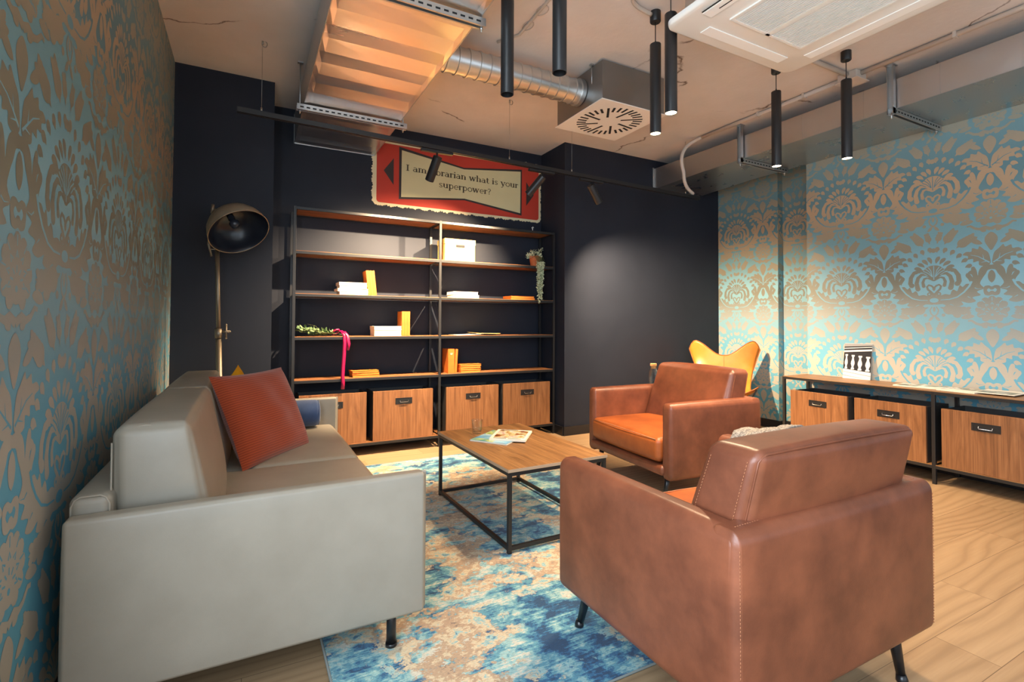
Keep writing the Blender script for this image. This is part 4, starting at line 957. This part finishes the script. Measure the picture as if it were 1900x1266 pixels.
def track_spot(label, x, d, L=.195, power=1.5, angle=105, blend=1.0):
    d = Vector(d).normalized(); z0 = tz_(x) - .003
    t = thing('track_spotlight', label, 'spotlight', (x, ty, z0), 0, 'black spotlights on the track')
    mb = MB(); mb.box(-.125, .125, -.016, .016, -.020, -.0006); link('adapter', mb, M['black'], t, bevel=.002)
    piv = Vector((0, 0, -.066)); mb = MB(); mb.cyl(0, 0, -.066, -.020, .0055, 12); mb.tube([piv + Vector((0, -.012, 0)), piv + Vector((0, .012, 0))], .008, 10); link('stem', mb, M['black'], t)
    a = piv - d * .02; Mz = frame(a, d.orthogonal(), d.cross(d.orthogonal()))
    r = .034; mb = MB(); mb.lathe([(0, 0), (r - .002, 0), (r, .002), (r, L - .001), (r - .002, L), (r - .003, L - .001), (r - .003, L - .015), (0, L - .015)], 32, 0, Mz if (Mz.to_3x3() @ Vector((0, 0, 1))).dot(d) > 0 else Mz @ Matrix.Rotation(pi, 4, 'X')); link('cylinder_head', mb, M['black'], t, sharp=40)
    mb = MB(); mm = Mz if (Mz.to_3x3() @ Vector((0, 0, 1))).dot(d) > 0 else Mz @ Matrix.Rotation(pi, 4, 'X'); mb.lathe([(0, L - .010), (r - .0035, L - .010), (r - .0035, L - .014), (0, L - .014)], 24, 0, mm); link('lamp_lens', mb, M['lamp'], t)
    spot('track_beam', a + d * (L + .004), d, TRACK_POWER * power, angle, WARM, t, blend, .012)
    return t
track_spot('black track spotlight hanging in front of the mural lettering', 1.252, (-.032, .12, -.17))
track_spot('black track spotlight at the right edge of the red mural, tilted left', 2.175, (-.095, .13, -.16))
track_spot('black track spotlight in front of the dark column, tilted right', 2.690, (.105, .015, -.135), .18, 2.0, 105, 1.0)

# ------------------------------------------------------------------ galvanised duct with hangers
def metal(name, base, rough, streak):
    t = NT(name); n_ = t.noise(t.coord('Object', streak), 1.0, 4, .6); t.col(t.ramp(n_, [(.3, tuple(q * .93 for q in base)), (.7, base)])).set(metal=1, rough=t.ramp(n_, [(.3, (rough * .8,) * 3), (.7, (rough * 1.25,) * 3)])); return t.mat
M['galv'] = metal('galvanised_sheet', (.74, .73, .71), .33, (1.0, 5, 5))
M['galv2'] = metal('galvanised_sheet_side', (.62, .61, .60), .38, (2, 2, 2))
M['galvdull'] = metal('dull_galvanised_sheet', (.58, .58, .57), .30, (4, 4, 4))
du = thing('ventilation_duct', 'large rectangular galvanised duct running overhead to the niche wall', 'duct', (.672, 1.0, 2.645))
X0, X1, zt = -.338, .338, .245
ys = [-1.2 + .1435 * k for k in range(int((YN - .003 - 1.0 + 1.2) / .1435) + 1)] + [YN - 1.003]
mb = MB(); V = []
for k, y in enumerate(ys):
    dz = (.005 if k % 2 else -.002)
    V += [(X0, y, 0), (X0 * .9, y, dz), (0, y, dz * 1.6), (X1 * .9, y, dz), (X1, y, 0)]
mb.add(V, [(5 * k + i, 5 * k + i + 1, 5 * k + i + 6, 5 * k + i + 5) for k in range(len(ys) - 1) for i in range(4)], 0, False); link('bottom_panel', mb, M['galv'], du)
mb = MB(); mb.box(X0, X0 + .001, ys[0], ys[-1], .0002, zt); mb.box(X1 - .001, X1, ys[0], ys[-1], .0002, zt); mb.box(X0 + .001, X1 - .001, ys[0], ys[-1], zt - .001, zt); link('side_panel', mb, M['galv2'], du)
mb = MB()
for x in (X0 - .003, X1 - .002): mb.box(x, x + .005, ys[0], ys[-1], -.002, .004)
mb.box(X0 - .003, X0 + .006, ys[-1] - .006, ys[-1], -.003, zt); mb.box(X0 + .006, X1, ys[-1] - .006, ys[-1], -.006, .0)
link('seam', mb, M['zinc'], du)
def hanger(label, x0, x1, y, z, xr0, xr1, strut=False):
    t = thing('duct_hanger', label, 'duct hanger', ((x0 + x1) / 2, y, z), 0, 'zinc strut hangers under the ducts'); c = (x0 + x1) / 2
    mb = MB(); mb.box(x0 - c, x1 - c, -.020, -.017, -.040, 0); mb.box(x0 - c, x1 - c, .017, .020, -.040, 0); mb.box(x0 - c, x1 - c, -.017, .017, -.0025, 0); mb.box(x0 - c, x1 - c, -.017, -.010, -.040, -.037); mb.box(x0 - c, x1 - c, .010, .017, -.040, -.037)
    ch = link('channel', mb, M['zinc'], t)
    mb = MB(); n = int((x1 - x0) / .042)
    for k in range(n): 
        xx = x0 - c + .02 + k * (x1 - x0 - .03) / n; mb.box(xx, xx + .024, -.0203, -.0200, -.026, -.016)
    link('slot', mb, M['dark'], ch)
    if strut:
        xr = xr0 - c; mb = MB(); mb.box(xr - .02, xr + .012, -.020, -.0165, -.045, ZC - z - .0082); mb.box(xr - .02, xr + .012, .0165, .020, -.045, ZC - z - .0082); mb.box(xr + .0085, xr + .012, -.0165, .0165, -.045, ZC - z - .0082); mb.box(xr - .05, xr + .03, -.026, .026, ZC - z - .008, ZC - z - .0005); mb.tube([(xr - .004, 0, -.075), (xr - .004, 0, -.03)], .005, 8); link('upright_strut', mb, M['zinc'], t)
    for xr in ((xr1,) if strut else (xr0, xr1)):
        mb = MB(); mb.tube([(xr - c, 0, -.065), (xr - c, 0, ZC - z)], .0045, 10); mb.tube([(xr - c, 0, -.052), (xr - c, 0, -.041)], .009, 6); mb.box(xr - c - .018, xr - c + .018, -.016, .016, ZC - z - .008, ZC - z); link('threaded_rod', mb, M['zinc'], t)
    return t
hanger('zinc strut hanger under the far end of the large duct', .285, 1.062, 3.75, 2.637, .305, 1.035)
hanger('zinc strut hanger under the large duct at the photo top edge', .285, 1.035, 2.262, 2.637, .305, 1.018)

# ------------------------------------------------------------------ spiral duct and ceiling diffuser
BX0, BX1, BY0, BY1, BZ = 2.112, 2.702, 2.690, 3.275, 2.645
bx = thing('ceiling_diffuser', 'grey plenum box with a white swirl diffuser plate at the end of the round duct', 'air diffuser', ((BX0 + BX1) / 2, (BY0 + BY1) / 2, BZ))
hx, hy = (BX1 - BX0) / 2, (BY1 - BY0) / 2
M['plenum'] = metal('plenum_sheet', (.30, .30, .295), .46, (3, 3, 3))
mb = MB(); mb.box(-hx + .012, hx - .012, -hy + .012, hy - .012, .006, ZC - BZ - .012); link('plenum_box', mb, M['plenum'], bx, bevel=.002)
M['diff'] = simple('white_diffuser_plate', srgb(226, 220, 210), .5)
mb = MB(); mb.box(-hx, hx, -hy, hy, 0, .006); pl = link('face_plate', mb, M['diff'], bx, bevel=.0015)
mb = MB()
for k in range(32):
    a = 2 * pi * k / 32 + .06
    r0, r1 = (.085, .245) if k % 4 == 0 else (.175, .245)
    c_ = Vector((cos(a) * (r0 + r1) / 2, sin(a) * (r0 + r1) / 2, -.0004)); mb.obox(c_, r1 - r0, .0175, .0012, Matrix.Rotation(a + .10, 3, 'Z'))
link('swirl_slots', mb, M['dark'], pl)
mb = MB()
for sx in (-1, 1):
    for sy in (-1, 1):
        mb.tube([(sx * (hx - .002), sy * (hy - .12), .15), (sx * (hx - .002), sy * (hy - .12), ZC - BZ - .0005)], .003, 8); mb.box(sx * hx - .012, sx * hx + .012, sy * (hy - .12) - .012, sy * (hy - .12) + .012, ZC - BZ - .011, ZC - BZ - .0005)
link('hanger_rod', mb, M['zinc'], bx)
sd = thing('spiral_duct', 'round spiral galvanised duct between the large duct and the diffuser box', 'duct', (1.011, 2.965, 2.795))
L_ = BX0 + .012 - 1.011; r = .084; pr = []
n = 15
for k in range(n + 1):
    x = L_ * k / n
    if 0 < k < n: pr += [(r, x - .008), (r + .006, x - .005), (r + .006, x + .005), (r, x + .008)]
    else: pr += [(r, x)]
mb = MB(); mb.lathe(pr, 48, 0, Matrix.Rotation(R(90), 4, 'Y')); link('pipe', mb, M['galv'], sd, sharp=50)
mb = MB()
for x in (.012, L_ - .035):
    mb = MB(); mb.lathe([(r, x), (r + .011, x), (r + .011, x + .03), (r, x + .03)], 48, 0, Matrix.Rotation(R(90), 4, 'Y')); link('collar', mb, M['zinc'], sd, sharp=40)

# ------------------------------------------------------------------ right hand duct, hangers, conduit
rd = thing('wall_duct', 'long galvanised duct high along the wallpapered right wall', 'duct', (4.32, 1.0, 2.630))
DX0, DX1 = 3.990 - 4.32, XP - .004 - 4.32; yb_, ye = -2.2, YF - .002 - 1.0
mb = MB(); sec = lambda y, a, b, z: [(a, y, z), (b, y, z), (b, y, .205), (a, y, .205)]
V = sec(yb_, DX0, DX1, 0) + sec(ye - .7, DX0, DX1, 0) + sec(ye, DX0 - .012, DX1 + .012, -.022)
F = [(4 * k + i, 4 * k + (i + 1) % 4, 4 * k + 4 + (i + 1) % 4, 4 * k + 4 + i) for k in range(2) for i in range(4)]
mb.add(V, F); mb.m[0] = mb.m[4] = 1; link('sheet_metal', mb, [M['galv2'], M['galvdull']], rd)
mb = MB(); a, b = DX0, DX1
for y in [yb_ + .46 * k for k in range(1, 9)]:
    if y < ye - .75: mb.box(DX0 - .0012, DX0 - .0001, y, y + .004, .002, .203)
mb.box(DX0 - .003, DX0 + .001, yb_, ye - .72, -.003, .002)
yy = ye; mb.box(DX0 - .030, DX0 - .0125, yy - .012, yy, -.024, .215)
mb.box(DX0 - .02, DX1 + .012, yy - .010, yy, -.03, -.0225)
link('seam', mb, M['zinc'], rd)
hanger('zinc strut hanger at the far end of the wall duct', 3.945, 4.63, 3.04, 2.628, 3.965, 4.60, True)
hanger('zinc strut hanger in the middle of the wall duct', 3.945, 4.63, 1.83, 2.628, 3.965, 4.60, True)
cn = thing('conduit', 'grey electrical conduit along the ceiling beside the wall duct', 'conduit', (3.855, 2.03, 2.915))
mb = MB(); mb.tube([(0, 0.06, 0), (0, 1.35, 0)], .0165, 14); mb.tube([(0, -.06, 0), (0, -3.0, 0)], .0165, 14); mb.tube([(-.06, 0, 0), (-.75, 0.0, 0)], .0165, 14); link('pipe', mb, M['pvc'], cn)
mb = MB(); mb.box(-.065, .065, -.065, .065, -.040, .018); jb = link('junction_box', mb, M['pvc'], cn, bevel=.006)
mb = MB(); mb.box(-.078, .078, -.078, .078, -.048, -.0402); link('cover_plate', mb, M['pvc'], jb, bevel=.003)
mb = MB()
for y in (.75, -.6, -1.2, .35): mb.box(-.021, .021, y - .009, y + .009, -.019, .0185)
link('clip', mb, M['pvc'], cn)
mb = MB()
P = [Vector(p) for p in ((3.855, 3.38, 2.915), (3.84, 3.46, 2.90), (3.765, 3.49, 2.84), (3.725, 3.505, 2.76), (3.735, 3.52, 2.68), (3.77, 3.53, 2.60), (3.80, 3.545, 2.52), (3.865, 3.565, 2.462), (3.955, 3.58, 2.425))]
mb.tube([cr(P, s_ / 6) for s_ in range(0, 6 * 8 + 1)], .0165, 14)
tag(link('flexible_cable', mb, M['pvc']), 'pale flexible cable dropping from the conduit to the lighting track', 'cable')
mb = MB(); mb.tube([(1.46, 1.6, 2.925), (1.468, 2.337, 2.925), (1.486, 2.72, 2.925), (1.44, 2.80, 2.925), (1.40, 2.86, 2.925)], .009, 8)
for y in (2.45, 2.62): mb.tube([(1.49 + .03 * cos(a * .52), y + .05 * sin(a * .52), 2.928) for a in range(12)], .003, 6, closed=True)
tag(link('ceiling_cable', mb, M['pvc']), 'grey cable clipped to the ceiling above the unlit pendants', 'cable')
mb = MB(); P = [Vector(p) for p in ((1.80, 1.2, 2.918), (1.835, 2.0, 2.918), (1.86, 2.10, 2.918), (1.93, 2.145, 2.916), (2.048, 2.157, 2.91))]
mb.tube([cr(P, s_ / 5) for s_ in range(0, 21)], .012, 12); mb.tube([(1.845, 2.05, 2.918), (1.855, 2.085, 2.918)], .016, 12)
tag(link('ceiling_conduit', mb, M['pvc']), 'bent conduit feeding the pendant in front of the diffuser', 'conduit')

# ------------------------------------------------------------------ air conditioning cassette
ax, ay, az, hw = 2.326, 1.352, 2.600, .495
ac = thing('ceiling_cassette', 'white four way air conditioning cassette below the ceiling', 'air conditioner', (ax, ay, az))
mb = MB(); n_ = 6
def rr(h, r, z, n=8): return [(sx * (h - r) + r * cos(a), sy * (h - r) + r * sin(a), z) for sx, sy, a0 in ((1, 1, 0), (-1, 1, 90), (-1, -1, 180), (1, -1, 270)) for a in [R(a0 + 90 * i / n) for i in range(n + 1)]]
rings = [rr(hw - .012, .055, 0), rr(hw - .003, .06, .004), rr(hw, .062, .014), rr(hw, .062, .026), rr(hw - .02, .05, .034)]
N = len(rings[0]); V = [p for q_ in rings for p in q_]
mb.add(V, [(k * N + i, k * N + (i + 1) % N, (k + 1) * N + (i + 1) % N, (k + 1) * N + i) for k in range(4) for i in range(N)], 0, True)
mb.f.append(list(range(N))[::-1]); mb.m.append(0); mb.s.append(False)
link('face_panel', mb, M['white'], ac, sharp=50)
mb = MB(); mb.box(-.42, .42, -.42, .42, .034, ZC - az - .001); link('body', mb, M['galvdull'], ac)
gr = .262
M['filter'] = simple('blue_grey_filter', srgb(84, 112, 176), .7)
mb = MB(); mb.box(-gr, gr, -gr, gr, -.003, -.0005); gp = link('intake_filter', mb, M['filter'], ac)
mb = MB(); 
for a, b in ((-gr - .014, -gr), (gr, gr + .014), (-.014, .014)): mb.box(a, b, -gr - .014, gr + .014, -.009, -.0005)
for a in (-gr - .014, gr): mb.box(-gr, gr, a, a + .014, -.009, -.0005)
k = 0
for x0 in (-gr, .014):
    for i in range(19):
        x = x0 + .0068 + i * (gr - .014) / 19; mb.box(x - .0033, x + .0033, -gr, gr, -.008, -.003)
link('intake_grille', mb, M['white'], ac)
for i in range(4):
    mb = MB(); Mz = Matrix.Rotation(R(90 * i), 3, 'Z')
    mb.obox(Mz @ Vector((0, .395, -.003)), .62, .062, .005, Mz); lv = link('air_flap', mb, simple('flap_white', srgb(240, 238, 232), .4) if i == 0 else bpy.data.materials['flap_white'], ac, bevel=.003)
mb = MB(); mb.box(-.442, -.434, -.28, .30, -.0065, -.0055)
mb.box(-.395, -.389, -.28, .24, -.0065, -.0055); link('outlet_gap', mb, M['dark'], ac)

# ------------------------------------------------------------------ mural sign
SYP = YN
sg_ = thing('wall_mural', 'weathered red and cream arrow mural with lettering above the bookshelf', 'mural', (1.89, SYP, 2.49))
def sm(nm, polys, mt, k, parent=sg_):
    mb = MB()
    for p in polys: mb.poly([(x - 1.89, -.0008 * k, z - 2.49) for x, z in p])
    return link(nm, mb, mt, parent)
def worn(name, c, c2, amt=.74, sc=26):
    t = NT(name); co = t.coord('Object'); n1 = t.noise(co, sc, 6, .7); n0 = t.noise(co, 2.0, 2)
    spk = t.ramp(n1, [(amt - .015, (0, 0, 0)), (amt, (1, 1, 1))]); b = t.ramp(n0, [(.3, tuple(q * .9 for q in c)), (.7, c)]); t.col(t.mix(spk, b, c2)).set(rough=.55, spec=.3); return t.mat
RED = worn('worn_red_paint', srgb(190, 62, 46), srgb(60, 30, 28)); CREAM = worn('worn_cream_paint', srgb(212, 202, 156), srgb(60, 50, 44), .76, 18); BORD = worn('cream_border_paint', srgb(226, 212, 172), srgb(120, 108, 90), .72, 40); BLK = simple('mural_black', srgb(52, 42, 40), .6)
r3 = random.Random(5)
def ragged(x0, x1, z0, z1, r, amp, step=.006):
    pts = []; per = []
    def arc(cx, cz, a0): return [(cx + r * cos(R(a0 + 90 * i / 8)), cz + r * sin(R(a0 + 90 * i / 8))) for i in range(9)]
    base = arc(x1 - r, z1 - r, 0) + arc(x0 + r, z1 - r, 90) + arc(x0 + r, z0 + r, 180) + arc(x1 - r, z0 + r, 270)
    out = []
    for i in range(len(base)):
        a, b = Vector(base[i] + (0,)), Vector(base[(i + 1) % len(base)] + (0,)); d = (b - a).length; n = max(1, int(d / step))
        nn = Vector(((b - a).y, -(b - a).x, 0)).normalized() if d > 1e-6 else Vector((0, 0, 0))
        for k in range(n): 
            p = a.lerp(b, k / n) + nn * (r3.uniform(-amp, amp) + amp * .7 * sin(k * .35)); out.append((min(p.x, XN1 - .004), p.y))
    return out
sm('cream_border', [ragged(.992, 2.792, 2.196, 2.822, .05, .007)], BORD, 1)
def rrect(x0, x1, z0, z1, r): return [(cx + r * cos(R(a0 + 90 * i / 8)), cz + r * sin(R(a0 + 90 * i / 8))) for cx, cz, a0 in ((x1 - r, z1 - r, 0), (x0 + r, z1 - r, 90), (x0 + r, z0 + r, 180), (x1 - r, z0 + r, 270)) for i in range(9)]
sm('red_panel', [rrect(1.033, 2.765, 2.222, 2.778, .03)], RED, 2)
sm('bow_tie_outline', [[(1.241, 2.767), (1.897, 2.664), (1.903, 2.338), (1.241, 2.272)], [(1.897, 2.664), (2.558, 2.742), (2.555, 2.252), (1.903, 2.338)]], BLK, 3)
sm('bow_tie_panel', [[(1.266, 2.737), (1.897, 2.648), (1.903, 2.355), (1.263, 2.294)], [(1.897, 2.648), (2.542, 2.718), (2.538, 2.276), (1.903, 2.355)]], CREAM, 4)
sm('left_arrow', [[(1.098, 2.523), (1.191, 2.397), (1.191, 2.650)]], BLK, 3); sm('right_arrow', [[(2.704, 2.487), (2.611, 2.618), (2.611, 2.362)]], BLK, 3)
# serif lettering drawn as pen strokes: (x, y) in x-heights, pen widths thick/thin
TK, TN = .235, .115
def arcp(cx, cy, rx, ry, a0, a1, n=10): return [(cx + rx * cos(R(a0 + (a1 - a0) * i / n)), cy + ry * sin(R(a0 + (a1 - a0) * i / n))) for i in range(n + 1)]
def V_(x, y0, y1): return ([(x, y0), (x, y1)], TK)
def S_(x, y, l=.17, r_=.17): return ([(x - l, y), (x + r_, y)], TN)
GL = {
 'I': (.62, [V_(.3, 0, 1.4), S_(.3, .05, .24, .24), S_(.3, 1.35, .24, .24)]),
 'a': (.86, [([(.62, .0), (.62, .72)] , TK), (arcp(.37, .70, .25, .26, 0, 150), TN), (arcp(.34, .28, .26, .25, 90, 360), .13), (arcp(.40, .30, .24, .26, 60, 100), TN), S_(.66, .05, .06, .16)]),
 'm': (1.46, [V_(.22, 0, 1), V_(.72, 0, .75), V_(1.22, 0, .75), (arcp(.46, .68, .26, .27, 170, 10), .12), (arcp(.96, .68, .26, .27, 170, 10), .12), S_(.22, .05), S_(.72, .05), S_(1.22, .05), S_(.12, .95, .1, .1)]),
 'l': (.48, [V_(.24, 0, 1.5), S_(.24, .05), S_(.15, 1.45, .1, .08)]),
 'i': (.48, [V_(.24, 0, 1), S_(.24, .05), S_(.15, .95, .1, .08), ([(.16, 1.32), (.32, 1.38)], TK)]),
 'b': (.92, [V_(.22, 0, 1.5), S_(.12, 1.45, .1, .08), (arcp(.50, .48, .30, .46, 130, -130), .14)]),
 'r': (.66, [V_(.22, 0, 1), S_(.22, .05), S_(.12, .95, .1, .1), (arcp(.48, .66, .26, .28, 170, 60), .12), ([(.55, .90), (.62, .82)], .16)]),
 'n': (.98, [V_(.22, 0, 1), V_(.74, 0, .75), (arcp(.48, .68, .27, .27, 170, 10), .12), S_(.22, .05), S_(.74, .05), S_(.12, .95, .1, .1)]),
 'w': (1.28, [([(.12, 1), (.38, 0)], TK), ([(.38, 0), (.62, .9)], TN), ([(.60, 1), (.86, 0)], TK), ([(.86, 0), (1.12, 1)], TN), S_(.12, .95), S_(.62, .95, .1, .1), S_(1.12, .95)]),
 'h': (.98, [V_(.22, 0, 1.5), V_(.74, 0, .75), (arcp(.48, .68, .27, .27, 170, 10), .12), S_(.22, .05), S_(.74, .05), S_(.12, 1.45, .1, .08)]),
 't': (.60, [V_(.26, .2, 1.3), (arcp(.44, .22, .18, .2, 180, 330), .12), ([(.06, .95), (.52, .95)], TN)]),
 's': (.70, [(arcp(.36, .72, .22, .22, 20, 250), .12), ([(.26, .56), (.48, .42)], .17), (arcp(.34, .26, .24, .22, 60, -160), .12), S_(.56, .84, .02, .02)]),
 'y': (.92, [([(.14, 1), (.47, .02)], TK), ([(.80, 1), (.40, -.28), (.26, -.44)], TN), ([(.26, -.44), (.12, -.40)], .16), S_(.14, .95), S_(.78, .95)]),
 'o': (.92, [(arcp(.46, .48, .35, .46, 0, 360, 20), .14)]),
 'u': (.98, [V_(.22, .25, 1), V_(.74, 0, 1), (arcp(.48, .30, .27, .27, 190, 350), .12), S_(.12, .95, .1, .08), S_(.66, .95, .1, .04), S_(.80, .05, .02, .12)]),
 'p': (.94, [V_(.22, -.5, 1), S_(.22, -.46), S_(.12, .95, .1, .08), (arcp(.50, .48, .30, .46, 140, -140), .14)]),
 'e': (.84, [(arcp(.44, .48, .33, .46, 0, 310, 16), .13), ([(.14, .50), (.77, .50)], TN)]),
 '?': (.70, [(arcp(.34, 1.08, .24, .28, 160, -70), .13), ([(.40, .82), (.33, .58), (.33, .40)], .13), ([(.33, .02), (.33, .18)], .18)]),
 ' ': (.52, [])}
def write(txt, x0, x1, z0, z1, h):
    tot = sum(GL[c][0] for c in txt); sx = (x1 - x0) / tot; polys = []; x = 0
    for c in txt:
        adv, st = GL[c]
        for pts, w in st:
            for i in range(len(pts) - 1):
                (a, b), (c_, d) = pts[i], pts[i + 1]; L = hypot(c_ - a, d - b)
                if L < 1e-6: continue
                tx, ty_ = (c_ - a) / L, (d - b) / L; a2, b2, c2, d2 = a - tx * .02, b - ty_ * .02, c_ + tx * .02, d + ty_ * .02
                q_ = [(a2 - ty_ * w / 2, b2 + tx * w / 2), (a2 + ty_ * w / 2, b2 - tx * w / 2), (c2 + ty_ * w / 2, d2 - tx * w / 2), (c2 - ty_ * w / 2, d2 + tx * w / 2)]
                polys.append([(x0 + (x + u) * sx, z0 + (z1 - z0) * (x + u) / tot + v * h) for u, v in q_])
        x += adv
    return polys
INK = worn('faded_lettering', srgb(86, 74, 58), srgb(150, 140, 108), .66, 60)
sm('lettering', write('I am librarian what is your', 1.305, 2.512, 2.551, 2.538, .041) + write('superpower?', 1.632, 2.196, 2.437, 2.430, .041), INK, 5)
mb = MB(); mb.tube([(2.52, 4.32, 2.044 + .002), (2.52, 4.32, 2.062), (2.512 , 4.32, 2.072), (2.523, 4.32, 2.080), (2.532, 4.32, 2.070)], .004, 8)
tag(link('cup_hook', mb, M['white']), 'small white hook on top of the bookshelf', 'hook')
